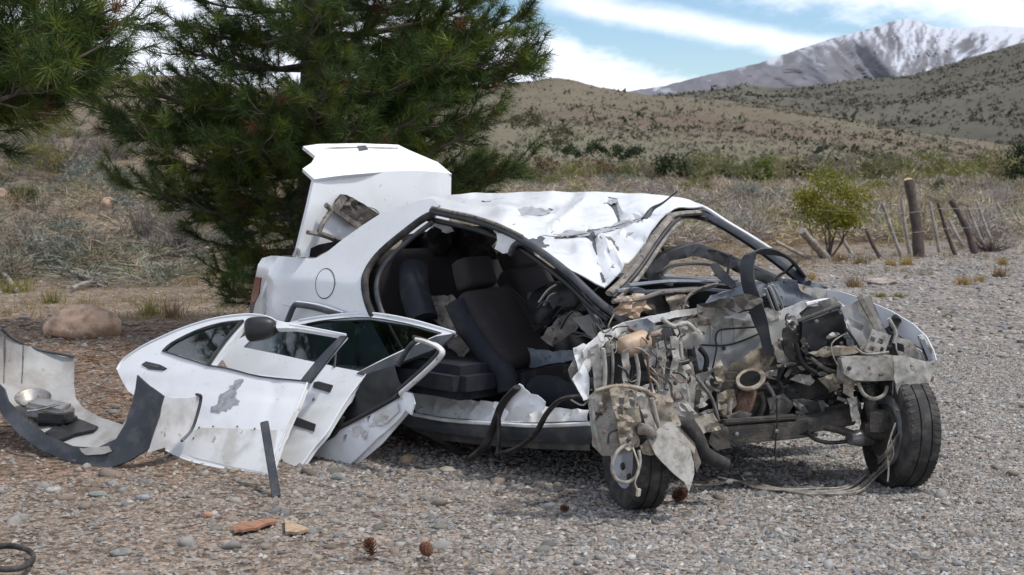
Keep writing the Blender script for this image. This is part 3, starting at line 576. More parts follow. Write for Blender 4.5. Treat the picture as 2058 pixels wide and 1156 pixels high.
for k, (px, py, d, w, h, n, tw, lb) in enumerate([(285, 520, 24.6, .6, .95, 150, .011, 'bare grey twiggy shrub left of the pine trunk'), (365, 530, 23.4, .65, 1.0, 150, .011, 'bare grey shrub under the low pine boughs'), (130, 390, 46, 3.0, 1.4, 220, .022, 'wide grey leafless shrub on the left slope'), (60, 400, 48, 2.0, 1.0, 160, .022, 'grey leafless shrub at far left behind the sage'), (215, 360, 50, 2.2, 1.1, 160, .022, 'grey leafless shrub tucked against the pine on the slope'), (1985, 505, 26.7, .9, .35, 150, .012, 'dark low twiggy shrub beside the leaning fence sticks')]):
    twiggy('bare_shrub', px, py, d, w, h, n, tw, GREYT if k < 5 else (.09, .075, .07), lb, 400+k, group='bare shrubs')
# dry scrub nobody could count: behind the fence and over the left slope
def scrub(name, label, n, f, seed, wr, hr, cols, nt, tw, cat):
    r = np.random.default_rng(seed); x, y = f(r, n); vs = []; cs = []
    pro = [twig_bush(np.random.default_rng(seed*7+k), 1, 1, nt, 1) for k in range(8)]
    for i in range(len(x)):
        w = r.uniform(*wr); h = r.uniform(*hr); V = pro[int(r.integers(8))].copy(); base = V[:, :2].mean(1); tip = V[:, 2:3]
        wid = (V[:, 1]-V[:, 0]); cen = (V[:, 1]+V[:, 0])/2; t = tw*(.5+y[i]/55); sc = np.array([w, w, h]); cen = rot_z(cen*sc, r.uniform(0, 6.28)); 
        tip_ = V[:, 2]*sc; a = r.uniform(0, 6.28); cen = rot_z((V[:, 1]+V[:, 0])/2*sc, a); tip_ = rot_z(tip_, a); wd = unit(wid)*t
        V = np.stack([cen-wd/2, cen+wd/2, tip_], 1)+np.array([x[i], y[i], float(gz(x[i], y[i]))]); vs.append(V); c = np.array(cols[int(r.integers(len(cols)))])*r.uniform(.75, 1.25); cs.append(np.tile(c, (len(V), 1))*r.uniform(.65, 1.35, (len(V), 1)))
    return tag(tri_mesh(name, np.concatenate(vs), M['twig'], None, np.concatenate(cs)), label, cat, kind='stuff')
def f_right(r, n):
    y = 27.5*(105/27.5)**(r.random(n)**.9); u = r.uniform(-.03, .50, n); return u*y, y+np.maximum(u*y-3, 0)*.5
def f_left(r, n): y = 19*(90/19)**r.random(n); u = r.uniform(-.5, -.08, n); return u*y, y
SC = [(.34, .29, .245), (.30, .265, .24), (.36, .295, .215), (.25, .215, .185), (.28, .27, .20), (.36, .33, .28), (.27, .25, .13), (.34, .26, .15)]
scrub('dry_scrub', 'dense grey-brown dry scrub covering the field behind the fence', 1080, f_right, 71, (.6, 1.5), (.28, .92), SC, 46, .02, 'scrub')
scrub('slope_scrub', 'dry grey and straw scrub covering the left slope', 520, f_left, 72, (.5, 1.3), (.22, .62), [(.24, .19, .125), (.19, .172, .145), (.155, .145, .12), (.15, .15, .08), (.25, .21, .15), (.165, .175, .14)], 44, .018, 'scrub')
# soft belt of willow thicket along the valley floor
def thicket():
    r = np.random.default_rng(77); k = 460; px = r.uniform(1020, 2500, k); d = r.uniform(98, 135, k); x = (px-1029)/FPX*d; z = gz(x, d); h = r.uniform(.7, 2.0, k)*(.55+.9*vn(px*.012, px*0, 131)); w = r.uniform(1.2, 2.6, k)
    m_ = 75; n = k*m_; e = r.standard_normal((n, 3)); e = e/np.linalg.norm(e, axis=1, keepdims=True)*r.random((n, 1))**.45; C = np.repeat(np.stack([x, d, z+h*.5], 1), m_, 0)
    P = C+e*np.stack([np.repeat(w, m_)/2, np.repeat(w, m_)/2, np.repeat(h, m_)*.55], 1); a = unit(r.standard_normal((n, 3))+[0, 0, .6]); b = unit(np.cross(a, r.standard_normal((n, 3)))); L = r.uniform(.16, .38, (n, 1))
    V = np.stack([P-a*L, P+b*L*.4, P+a*L], 1); pal = np.array([(.20, .19, .075), (.17, .17, .06), (.22, .185, .10), (.15, .14, .075), (.20, .175, .13), (.13, .13, .055)]); c = np.repeat(pal[(vn(px*.02, px*0, 133)*5.99).astype(int)]*r.uniform(.8, 1.2, (k, 1)), m_, 0)*r.uniform(.75, 1.25, (n, 1))
    tag(tri_mesh('willow_thicket', V, M['leaf'], None, c), 'soft belt of olive and yellow-green thicket along the foot of the hills', 'thicket', kind='stuff')
thicket()
# scrub dots on the hills
def hill_dots(name, label, H_, n, px0, px1, size, seed, cols, tpow):
    r = np.random.default_rng(seed); px = r.uniform(px0, px1, n); t = r.random(n)**tpow; P = H_.pos(px, t); q = fbm(P[:, 0]*.03, P[:, 1]*.02, seed); k = r.random(n) < .25+.75*sst(q, .36, .56); P = P[k]; n = len(P)
    s = size*np.exp(.4*r.standard_normal(n)); K = 9; e = r.standard_normal((n, K, 3)); e = e/np.linalg.norm(e, axis=2, keepdims=True)*r.uniform(.3, 1, (n, K, 1))*np.array([1.2, 1.2, .75])
    V = e[:, :, None]+r.standard_normal((n, K, 3, 3))*.42; V = V*s[:, None, None, None]+P[:, None, None]+np.array([0, 0, .5])*s[:, None, None, None]
    c = np.array(cols)[r.integers(0, len(cols), n)]*r.uniform(.75, 1.25, (n, 1)); c = np.repeat(c, K, 0)*r.uniform(.8, 1.2, (n*K, 1))
    o = tri_mesh(name, V.reshape(-1, 3, 3), M['twig'], None, c); return tag(o, label, 'scrub', kind='stuff')
hill_dots('hill_scrub', 'low scrub dotted over the brown hill', hillA, 32000, -400, 2600, .25, 81, [(.145, .125, .095), (.13, .118, .085), (.155, .13, .10), (.16, .138, .108), (.115, .11, .072)], .8)
hill_dots('far_hill_scrub', 'scrub dotted over the dark hill', hillB, 18000, 1000, 2600, .8, 82, [(.07, .067, .05), (.078, .073, .056), (.09, .082, .064)], .9)
hill_dots('hill_bushes', 'larger dark bushes in the folds of the brown hill', hillA, 1900, 980, 2600, .6, 83, [(.08, .083, .052), (.09, .092, .056), (.072, .075, .05)], 1.6)
# grass tufts
def tuft(px, py, w, h, n, cols, label, seed):
    r = np.random.default_rng(seed); b = np.array(G(px, py)); b[2] = float(gz(b[0], b[1])); d = b[1]; sp_ = min(w*.18, h*.35); P = b+r.standard_normal((n, 3))*[sp_, sp_, 0]
    a = r.uniform(0, 6.28, n); e = r.uniform(.7, 1.5, n); dr = np.stack([np.cos(a)*np.cos(e), np.sin(a)*np.cos(e), np.sin(e)], 1)
    V = blades(P, dr, h*r.uniform(.5, 1.1, n), np.full(n, .004+d*.00032), r, .15); c = np.array(cols)[r.integers(0, len(cols), n)]*r.uniform(.75, 1.25, (n, 1))
    return tag(tri_mesh('grass_tuft', V, M['grass'], None, c), label, 'grass tuft', 'dry grass tufts')
GOLD = [(.36, .25, .09), (.30, .20, .07), (.40, .29, .13)]; BRN = [(.22, .14, .07), (.28, .19, .09), (.17, .11, .06)]; GRN = [(.20, .19, .05), (.16, .16, .04), (.25, .22, .08)]
for k, (px, py, w, h, c, lb) in enumerate([(1822, 532, .28, .24, GOLD, 'golden grass tuft at the foot of the thick fence post'), (1788, 534, .25, .17, GOLD, 'golden grass tuft left of the thick post foot'), (1715, 578, .30, .24, BRN, 'brown tufted grass clump on the gravel edge below the small tree'), (1937, 572, .24, .20, GOLD, 'golden tuft below the leaning fence sticks'), (1970, 566, .2, .14, GOLD, 'short golden tuft right of the one below the sticks'), (2010, 556, .28, .22, BRN, 'brown-gold tuft on the verge near the right edge'), (2014, 532, .2, .18, GOLD, 'small golden tuft behind the brown-gold tuft at right'), (1630, 562, .2, .17, GOLD, 'golden tuft just behind the far windscreen pillar'), (1770, 598, .24, .09, GRN, 'flat green-yellow grass patch right of the brown clump'), (1805, 600, .24, .10, GRN, 'flat greenish grass patch left of the gravel track'), (1905, 638, .3, .06, GRN, 'thin green grass patch far out on the gravel'),
    (300, 635, .34, .30, GRN, 'greenish grass tuft behind the boulder, left one'), (345, 640, .36, .36, BRN, 'brown and gold grass tuft behind the boulder, right one'), (105, 610, .36, .22, GRN, 'olive grass tuft left behind the boulder'), (30, 590, .5, .34, GRN, 'green-grey grass clump at the left edge'), (1690, 525, .3, .2, BRN, 'russet grass around the small tree foot'), (1730, 530, .35, .22, BRN, 'russet grass right of the small tree')]):
    tuft(px, py, w, h, 110, c, lb, 500+k)
def grass_stuff(name, label, n, f, seed, h, cols):
    r = np.random.default_rng(seed); x, y = f(r, n); q = fbm(x*1.3, y*1.3, seed); k = r.random(n) < sst(q, .40, .58); x, y = x[k], y[k]; m = 9; n = len(x); P = np.repeat(np.stack([x, y, gz(x, y)], 1), m, 0); N_ = len(P); P += r.standard_normal((N_, 3))*[.03, .03, 0]
    a = r.uniform(0, 6.28, N_); e = r.uniform(.5, 1.5, N_); dr = np.stack([np.cos(a)*np.cos(e), np.sin(a)*np.cos(e), np.sin(e)], 1); d = P[:, 1]
    V = blades(P, dr, h*r.uniform(.4, 1.1, N_)*(.6+d/50), .003+d*.00035, r, .2); c = np.array(cols)[r.integers(0, len(cols), N_)]*r.uniform(.7, 1.3, (N_, 1))
    return tag(tri_mesh(name, V, M['grass'], None, c), label, 'grass', kind='stuff')
grass_stuff('dry_grass', 'thin dry grass at the foot of the slope on the left', 3800, lambda r, n: (lambda y: (r.uniform(-.42, -.06, n)*y, y))(14.5*(60/14.5)**r.random(n)), 91, .16, [(.30, .22, .11), (.24, .17, .09), (.20, .17, .07), (.33, .26, .16)])
grass_stuff('verge_grass', 'thin dry grass along the fence on the right', 3000, lambda r, n: (lambda y: (r.uniform(.10, .5, n)*y, y+0))(21*(45/21)**r.random(n)), 92, .13, [(.30, .23, .12), (.25, .19, .11), (.20, .18, .08), (.27, .18, .11)])
# needle litter and bark bits under the pine
def litter():
    r = np.random.default_rng(5); n = 5200; y = r.uniform(8.2, 15, n); x = r.uniform(-.40, -.02, n)*y; k = r.random(n) < sst(fbm(x*1.2, y*1.2, 96), .3, .6); x, y = x[k], y[k]; n = len(x); P = np.stack([x, y, gz(x, y)+.008], 1); a = r.uniform(0, 6.28, n); dr = np.stack([np.cos(a), np.sin(a), r.uniform(-.05, .25, n)], 1)
    V = blades(P, dr, r.uniform(.05, .22, n), r.uniform(.004, .012, n), r); c = np.array([(.16, .07, .04), (.20, .12, .07), (.10, .06, .04), (.26, .2, .14)])[r.integers(0, 4, n)]*r.uniform(.7, 1.3, (n, 1))
    tag(tri_mesh('needle_litter', V, M['twig'], None, c), 'red-brown pine litter and twigs strewn over the dirt', 'litter', kind='stuff')
litter()
# ---- rocks
def rock(name, px, py, d, w, h, dep, col, label, seed, sub=4):
    V, F = icos(sub); b = np.array(D(px, py, d)); b[2] = float(gz(b[0], b[1])); out = []
    for p in V:
        q = Vector(p); k = 1+.26*noise.noise(q*1.1+Vector((seed, 0, 0)))+.10*noise.noise(q*2.6+Vector((seed, 4, 0)))+.05*noise.noise(q*6+Vector((seed, 9, 0)))
        out.append(b+np.array([p[0]*w/2*k, p[1]*dep/2*k, p[2]*h*.62*k+h*.38]))
    c = np.array(col); m = mat('rock', tuple(c), .85, col2=tuple(c*.6), scale=7, lo=.42, hi=.62, col3=tuple(np.minimum(c*1.35, .6)), scale3=18, lo3=.58, hi3=.7, bump=.8, bscale=22, spec=.25)
    return tag(mesh_np(name, out, F, m, smooth=True), label, 'rock', 'loose rocks')
rock('boulder', 168, 692, 13.2, .66, .30, .5, (.60, .40, .28), 'big smooth orange-brown boulder behind the loose bumper', 2)
rock('rock', 217, 462, 33, .36, .28, .3, (.42, .29, .21), 'small pale orange rock on the slope left of the pine', 8, 3)
rock('rock', 2, 448, 36, .4, .3, .3, (.44, .30, .22), 'pale orange rock cut by the left edge on the slope', 12, 3)
rock('rock', 1770, 575, 19.5, .4, .08, .3, (.36, .30, .26), 'flat pale rock on the gravel verge by the brown grass clump', 14, 3)
# ---- fence: thick posts and thin droppers
def stick(name, a, b, d0, d1, r_, m_, label, kink=0, cut=False):
    p = D(*a, d1); q = G(*b) if d0 is None else D(*b, d0); q.z = float(gz(q.x, q.y))-.05
    mid = p.lerp(q, .5)+Vector((kink, 0, 0)); o = tube(name, [p, p.lerp(mid, .5), mid, mid.lerp(q, .5), q], lambda t: r_*(1+.25*t+.12*math.sin(t*17)), m_, None, 9, 3)
    if cut: lathe('cut_end', [(0, .001), (.001, r_*1.02), (.012, r_*.9), (.0125, .001)], p, Vector((-.15, -.35, .9)), M['cutwood'], o, 12)
    tag(o, label, 'fence post' if r_ > .05 else 'fence stick', 'fence posts' if r_ > .05 else 'fence sticks'); return o
stick('fence_post', (1826, 362), (1848, 520), 25.2, 25.4, .078, M['darkwood'], 'thick dark fence post with a pale cut top', .03, True)
stick('fence_post', (1912, 402), (1962, 512), 26, 26.2, .052, M['darkwood'], 'crooked dark fence post right of the thick one', .05)
stick('fence_post', (1610, 463), (1665, 505), 25, 24, .06, M['wood'], 'broken grey fence post slanting behind the small tree')
for a, b, dd, lb in [((1773, 408), (1815, 518), 25, 'pale stick leaning left of the thick post'), ((1812, 400), (1830, 505), 26, 'grey stick close against the thick post'), ((1868, 405), (1890, 512), 26, 'thin grey stick just right of the thick post'), ((1885, 408), (1922, 520), 25.5, 'brownish stick leaning between the two dark posts'), ((1945, 418), (1978, 482), 29, 'thin stick right of the crooked post'), ((1962, 404), (1994, 466), 31, 'pale stick, second from the crooked post'), ((2003, 408), (2036, 452), 34, 'stout grey stick near the right edge'), ((2042, 428), (2068, 455), 34, 'stick cut by the right edge'), ((1740, 460), (1773, 524), 24.8, 'brown stick right of the small tree'), ((1688, 470), (1716, 502), 26, 'short grey stick poking out of the small tree'), ((1560, 486), (1645, 524), 24.5, 'grey stick lying aslant behind the windscreen pillar'), ((1990, 425), (2008, 450), 34, 'short thin stick between the pale and the stout stick'), ((1905, 440), (1940, 500), 28, 'thin stick behind the crooked post')]:
    stick('fence_stick', a, b, dd, dd+.1, .028 if 'stout' not in lb else .04, M['wood'] if 'brown' not in lb else M['darkwood'], lb, random.uniform(-.02, .02))
def wire(z0, k):
    pts = [G(x, y)+Vector((0, 0, z0+.03*math.sin(i*2.1+k))) for i, (x, y) in enumerate([(1640, 520), (1720, 521), (1815, 520), (1890, 514), (1962, 510), (2005, 480), (2080, 462)])]
    tag(tube('fence_wire', pts, .004, M['steel'], None, 5, 4), ('upper' if k else 'lower')+' sagging wire strung along the stick fence', 'wire', 'fence wires')
wire(.45, 0); wire(.78, 1)
for k, (a, b, dd, rr) in enumerate([((90, 552), (205, 575), 17.6, .03), ((145, 590), (210, 572), 17.2, .025), ((0, 560), (35, 592), 17.5, .03), ((265, 545), (340, 530), 20, .02)]):
    p = G(*a); q = G(*b); p.z = float(gz(p.x, p.y))+.05; q.z = float(gz(q.x, q.y))+.03; tag(tube('fallen_branch', [p, p.lerp(q, .4)+Vector((0, 0, .03)), q], rr, M['wood'], None, 7, 4), ['long grey dead branch lying beside the sage bush', 'short grey dead branch crossing the long one', 'grey dead branch at the left edge', 'thin grey dead branch near the pine foot'][k], 'branch', 'dead branches')
# ================================================================ the wrecked car
WC = empty('wrecked_car', car(2, 0, 0)); tag(WC, 'wrecked white saloon car with torn-off front, open boot and missing doors', 'car')
def C3(f, *pts): return [f(*p) for p in pts]
# --- side and rear quarter
arch = [(600, 880), (606, 800), (625, 765), (655, 750), (688, 760), (712, 792), (722, 880)]
q_out = [(527, 519), (545, 514), (600, 518), (632, 520), (655, 508), (690, 480), (725, 455), (765, 430), (800, 416), (835, 405), (868, 399), (884, 412), (870, 424), (858, 434), (822, 455), (772, 497), (743, 528), (729, 558), (730, 590), (742, 625), (765, 665), (795, 720), (812, 760), (826, 800), (818, 852), (730, 848)]+arch[::-1][1:-1]+[(590, 800), (520, 770), (505, 700), (503, 640), (508, 600), (514, 556), (519, 532)]
quarter = sheet('rear_quarter_panel', q_out, body, M['white'], WC, sp=13, amp=.004, fq=2.5, th=.012)
sheet('boot_side_channel', [(596, 516), (632, 521), (655, 509), (700, 474), (760, 434), (800, 418), (800, 440), (720, 500), (650, 540), (600, 530)], lambda x, y: body(x, y)+CL*.06, M['white_dusty'], WC, sp=16, th=.003)
fl = [(654+19*math.cos(a)-2*math.sin(a), 570+30*math.sin(a)) for a in np.linspace(0, 2*math.pi, 26, endpoint=False)]
sheet('fuel_flap', fl, lambda x, y: body(x, y)-CL*.003, M['white'], quarter, sp=12, th=.002)
tube('fuel_flap_gap', [body(*p)-CL*.0015 for p in fl+fl[:1]], .0035, M['black'], quarter, 5, 1)
sheet('tail_light', [(515, 556), (526, 558), (522, 590), (514, 607), (506, 610), (508, 590)], lambda x, y: body(x, y)-CL*.006+CF*-.004, M['lens'], WC, sp=8, th=.03)
sheet('tail_light_rim', [(504, 608), (514, 607), (506, 640), (502, 636)], lambda x, y: body(x, y)-CL*.004, M['charcoal'], WC, sp=8, th=.02)
tube('body_crease', [body(x, y)-CL*.001 for x, y in [(525, 606), (570, 612), (640, 622), (700, 632)]], .004, M['white'], quarter, 6, 4)
# hidden rear, far side, floor
rear = lambda X: [car(X, Y, z) for Y, z in ((-.78, .3), (.78, .3), (.80, .75), (.70, .97), (-.70, .97), (-.80, .75))]
mk('rear_panel', rear(.06)+rear(.03), [[5, 4, 3, 2, 1, 0], [6, 7, 8, 9, 10, 11]]+[[i, (i+1) % 6, (i+1) % 6+6, i+6] for i in range(6)], M['white_dusty'], WC, False)
def slab(name, X0, X1, Y0, Y1, z0, z1, m, par=WC, jit=0, bev=.01): return obox(name, car((X0+X1)/2, (Y0+Y1)/2, (z0+z1)/2), CF*(X1-X0)/2, CL*(Y1-Y0)/2, Vector((0, 0, (z1-z0)/2)), m, par, bev, jit)
slab('floor_pan', .2, 3.0, -.74, .78, .20, .235, M['carpet'])
slab('boot_floor', .1, .95, -.72, .72, .36, .39, M['carpet']); slab('rear_bulkhead', .92, .96, -.72, .72, .3, .93, M['carpet'])
slab('parcel_shelf', .30, 1.0, -.68, .66, .985, 1.01, M['carpet'])
slab('far_side_panel', .08, 3.05, .79, .815, .25, .93, M['white_dusty'])
slab('far_door_trim', 1.0, 2.9, .70, .74, .28, .90, M['black'])
slab('far_sill', .95, 3.05, .70, .82, .17, .27, M['charcoal'])
bar('far_centre_pillar', car(1.95, .76, .92), car(1.80, .58, 1.36), .09, .05, M['white'], WC); bar('far_rear_pillar', car(.75, .74, .95), car(1.15, .58, 1.34), .16, .05, M['white_dusty'], WC)
bar('far_roof_rail', car(1.1, .575, 1.335), car(2.4, .585, 1.335), .05, .05, M['black'], WC)
for X in (.78,):
    for sgn in (-1, 1):
        lathe('rear_tyre', [(-.09, .19), (-.09, .26), (-.06, .285), (.06, .285), (.09, .26), (.09, .19)], car(X, sgn*.70, .27), CL, M['rubber'], WC)
# --- roof: dented and dragged down at the near front corner
dR = lambda x, y, Y: (x, y, side(Y)(x, y).y)
roof_c = [dR(868, 422, -.57), dR(940, 440, -.57), dR(1000, 458, -.58), dR(1050, 480, -.58), dR(1100, 512, -.57), dR(1150, 546, -.56), dR(1215, 577, -.52), (1245, 550, 7.52), (1275, 515, 7.66), (1310, 465, 7.86), (1350, 421, 8.08), (1415, 416, 8.42), (1385, 402, 8.55), (1340, 394, 8.62), (1250, 389, 8.82), (1150, 387, 9.05), (1050, 386, 9.25), (960, 388, 9.2), (900, 393, 9.0), (845, 404, 8.75), (1000, 405, 8.85), (1100, 420, 8.55), (1200, 420, 8.4), (1290, 420, 8.2), (1010, 430, 8.3), (1110, 460, 8.1), (1200, 470, 7.95), (1170, 520, 7.62), (1250, 470, 7.95), (1060, 450, 8.15)]
roof_m = rbf(roof_c)
def crease(segs):
    def f(x, y):
        d = 0
        for (x0, y0, x1, y1, w, h) in segs:
            L2 = (x1-x0)**2+(y1-y0)**2; t = min(1, max(0, ((x-x0)*(x1-x0)+(y-y0)*(y1-y0))/L2)); r = math.hypot(x-x0-t*(x1-x0), y-y0-t*(y1-y0)); d += h*max(0, 1-r/w)
        return d
    return f
roof_cr = crease([(1180, 405, 1100, 470, 16, .020), (1090, 472, 1190, 466, 9, -.028), (1190, 462, 1290, 438, 9, -.026), (1205, 475, 1255, 535, 10, .022), (1190, 470, 1215, 560, 12, -.03), (1230, 400, 1245, 440, 10, -.022), (1050, 430, 1110, 420, 14, -.018), (1240, 480, 1300, 440, 12, .018), (1000, 420, 1060, 440, 18, .012), (1060, 480, 1140, 500, 22, -.02), (1262, 470, 1290, 480, 10, -.02)])
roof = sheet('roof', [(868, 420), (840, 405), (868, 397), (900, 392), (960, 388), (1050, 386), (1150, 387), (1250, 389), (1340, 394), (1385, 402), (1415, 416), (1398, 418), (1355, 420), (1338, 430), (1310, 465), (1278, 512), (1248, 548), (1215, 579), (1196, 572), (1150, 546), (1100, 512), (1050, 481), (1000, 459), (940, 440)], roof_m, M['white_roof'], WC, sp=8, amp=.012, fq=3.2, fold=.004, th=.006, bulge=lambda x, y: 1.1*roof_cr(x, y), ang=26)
off = lambda f, d: (lambda x, y: f(x, y)+(EYE-f(x, y)).normalized()*d)
chips = [([(1040, 420), (1075, 416), (1108, 424), (1090, 434), (1062, 440), (1046, 447), (1036, 438), (1046, 430)], 'primer'), ([(1022, 437), (1046, 428), (1042, 446), (1028, 452)], 'primer'), ([(912, 410), (935, 406), (945, 412), (928, 420), (940, 424), (915, 420)], 'primer'), ([(1112, 470), (1150, 463), (1188, 466), (1180, 474), (1130, 476)], 'primer'), ([(1192, 464), (1232, 452), (1268, 440), (1262, 452), (1224, 466), (1196, 472)], 'primer'), ([(1206, 474), (1232, 478), (1246, 508), (1236, 534), (1222, 500)], 'dusty_trim'), ([(1205, 402), (1232, 398), (1248, 404), (1226, 412)], 'primer'), ([(1172, 404), (1190, 400), (1180, 416), (1150, 430), (1160, 416)], 'primer'), ([(1250, 456), (1282, 440), (1278, 462), (1258, 478)], 'primer'), ([(1226, 540), (1246, 520), (1252, 530), (1232, 560)], 'dusty_trim')]
for pl, m_ in chips: sheet('bare_metal_patch', pl, lambda x, y: off(roof_m, .009+max(0, roof_cr(x, y)*1.0))(x, y), M[m_], roof, sp=6, amp=.003, fq=40, th=.002, edge=2.5, seed=int(pl[0][0]))
for pts in [[(1090, 473), (1130, 476), (1188, 468), (1225, 458), (1290, 438)], [(1208, 470), (1222, 500), (1240, 535)], [(1183, 400), (1150, 432), (1108, 468)], [(1190, 404), (1212, 396), (1250, 402)]]:
    tube('roof_crack', [off(roof_m, .004)(*p) for p in pts], lambda t: .0015+.0025*math.sin(math.pi*t), M['dusty_trim'], roof, 5, 4)
sheet('roof_lining', [(870, 426), (940, 442), (1000, 460), (1050, 483), (1100, 514), (1150, 548), (1205, 574), (1270, 515), (1340, 432), (1250, 400), (1050, 396), (900, 400)], lambda x, y: roof_m(x, y)-(EYE-roof_m(x, y)).normalized()*.05, M['charcoal'], WC, sp=22, th=.004)
# --- seals, rails, pillars
S58 = lambda Y: side(Y)
tube('door_seal', C3(body, (872, 430), (850, 440), (815, 466), (768, 505), (742, 538), (733, 565), (737, 600), (752, 640), (778, 688), (800, 728), (818, 775)), .022, M['rubber'], WC, 8, 4)
tube('door_seal', [body(*p)+CL*.03 for p in ((862, 446), (820, 478), (780, 515), (756, 548), (748, 580), (756, 620), (780, 670), (808, 720))], .015, M['charcoal'], WC, 8, 4)
rail = [(868, 424), (905, 432), (950, 442), (1000, 458), (1050, 482), (1100, 516), (1150, 556), (1200, 604), (1232, 628), (1258, 648)]
tube('roof_rail', [S58(-.60)(*p) for p in rail], .021, M['charcoal'], WC, 8, 4)
tube('gutter_trim', [S58(-.615)(x, y-7) for x, y in rail[:5]], .009, M['dusty_trim'], WC, 6, 4)
tube('roof_rail_seal', [S58(-.56)(x-8, y+16) for x, y in rail[:-1]], .016, M['black'], WC, 8, 4)
sheet('centre_pillar_stub', [(996, 468), (1030, 474), (1046, 484), (1030, 494), (1020, 508), (1010, 510), (994, 500), (1000, 484)], S58(-.585), M['white'], WC, sp=8, amp=.01, fq=20, th=.02)
tube('pillar_strap', [S58(-.59)(*p) for p in ((1068, 492), (1048, 488), (1034, 494), (1026, 512))], .018, M['charcoal'], WC, 8, 5)
tube('pillar_trim', [S58(-.50)(*p) for p in ((1120, 540), (1150, 570), (1185, 620), (1212, 662))], .018, M['charcoal'], WC, 7, 4)
# windscreen frame: near edge and header
hd = [(1398, 420), (1352, 424), (1336, 436), (1308, 472), (1276, 520), (1246, 556), (1218, 582)]
hdm = lambda dz: (lambda x, y: roof_m(x, y)-Vector((0, 0, dz)))
tube('windscreen_frame', [roof_m(x+6, y+3)+Vector((0, 0, -.012)) for x, y in hd], .022, M['dusty_trim'], WC, 8, 4, flat=.7)
tube('windscreen_seal', [roof_m(x+14, y+8)+Vector((0, 0, -.02)) for x, y in hd[1:]], .010, M['black'], WC, 6, 4)
tube('windscreen_frame', [roof_m(x+19, y+11)+Vector((0, 0, -.03)) for x, y in hd[1:]], .011, M['dusty_trim'], WC, 6, 4)
fp = S58(.60)
tube('far_front_pillar', C3(fp, (1362, 428), (1410, 432), (1450, 450), (1500, 480), (1550, 514), (1590, 545), (1622, 572)), .036, M['charcoal'], WC, 8, 4, flat=.8)
tube('far_pillar_edge', C3(fp, (1340, 402), (1385, 408), (1420, 420), (1460, 446), (1510, 476), (1560, 508)), .012, M['white_dusty'], WC, 6, 4)
tube('header_seal', C3(S58(.5), (1356, 434), (1390, 434), (1420, 440)), .016, M['black'], WC, 6, 3)
tube('aerial', [roof_m(1296, 444), roof_m(1310, 432)+Vector((0, 0, .03)), D(1332, 408, 8.05), D(1362, 384, 8.0)], lambda t: .020*(1-t)**2+.004, M['charcoal'], WC, 8, 4)
# --- sill and door step
sb = lambda Y: side(Y)
sheet('sill', [(800, 828), (850, 836), (950, 846), (1050, 850), (1185, 846), (1190, 895), (1100, 890), (1000, 884), (900, 872), (820, 858), (800, 850)], lambda x, y: sb(-.83)(x, y)+CL*.03*((y-865)/30)**2, M['charcoal'], WC, sp=12, amp=.008, fq=6, th=.01)
sheet('sill_flange', [(815, 855), (900, 870), (1000, 882), (1100, 888), (1185, 892), (1185, 906), (1080, 902), (980, 896), (880, 884)], sb(-.79), M['grime'], WC, sp=14, amp=.008, fq=8, th=.004)
sheet('sill_step', [(828, 792), (880, 796), (950, 806), (1020, 812), (1100, 820), (1186, 826), (1186, 850), (1090, 852), (1000, 850), (900, 842), (835, 830)], lambda x, y: sb(-.80+(846-y)*.0016)(x, y), M['white_dusty'], WC, sp=7, amp=.014, fq=9, fold=.014, th=.004)
tube('sill_strip', [sb(-.835)(*p) for p in ((830, 833), (900, 845), (1000, 852), (1080, 856), (1185, 852))], .011, M['white_dusty'], WC, 6, 4)
sheet('torn_pillar_foot', [(1010, 812), (1030, 790), (1046, 770), (1062, 786), (1098, 808), (1090, 822), (1060, 836), (1042, 848), (1014, 846), (1022, 828)], sb(-.87), M['white'], WC, sp=9, amp=.022, fq=9, fold=.012, th=.003, edge=1.5)
for pts, r_ in [([(1040, 778), (1010, 812), (992, 858), (975, 896), (950, 918)], .028), ([(1002, 830), (1003, 880), (1000, 915)], .022), ([(1172, 796), (1130, 802), (1100, 830), (1075, 872), (1040, 900), (1000, 912)], .020)]:
    tube('hanging_seal', [sb(-.90)(*p) for p in pts], r_, M['rubber'], WC, 8, 5, flat=.5)
# --- interior
def seat(name, base, back_pts, wdir, w, th_, mat_f, mat_s, headrest=None):
    root_ = None
    bp = [Vector(p) for p in back_pts]
    def cushion(nm, path, w0, w1, t0, m_):
        P = smooth_path(path, 5); V = []; F = []; n = 20; mm = len(P)
        for i, p in enumerate(P):
            f = i/(mm-1); t = (P[min(i+1, mm-1)]-P[max(i-1, 0)]).normalized(); nn = t.cross(wdir).normalized(); e = min(1, .35+2.6*math.sin(math.pi*min(max(f, .02), .98))); ww = (w0+(w1-w0)*f)/2*(.86+.14*min(1, e)); tt = t0/2*min(1, e)
            for k in range(n):
                a = 2*math.pi*k/n; cx_ = math.copysign(abs(math.cos(a))**.5, math.cos(a)); sy = math.copysign(abs(math.sin(a))**.6, math.sin(a)); V.append(p+wdir*cx_*ww+nn*sy*tt*(1+.25*abs(cx_)**4))
        for i in range(mm-1):
            for k in range(n): F.append([i*n+k, i*n+(k+1) % n, (i+1)*n+(k+1) % n, (i+1)*n+k])
        F.append(list(range(n))[::-1]); F.append([(mm-1)*n+k for k in range(n)])
        return mk(nm, V, F, m_, WC if root_ is None else root_)
    root_ = cushion(name, bp, w, w*.92, th_, mat_f)
    if base: cushion('seat_cushion', [Vector(p) for p in base], w*1.05, w*.95, th_*1.25, mat_s)
    if headrest: cushion('headrest', [Vector(p) for p in headrest], .29, .26, .12, mat_f)
    return root_
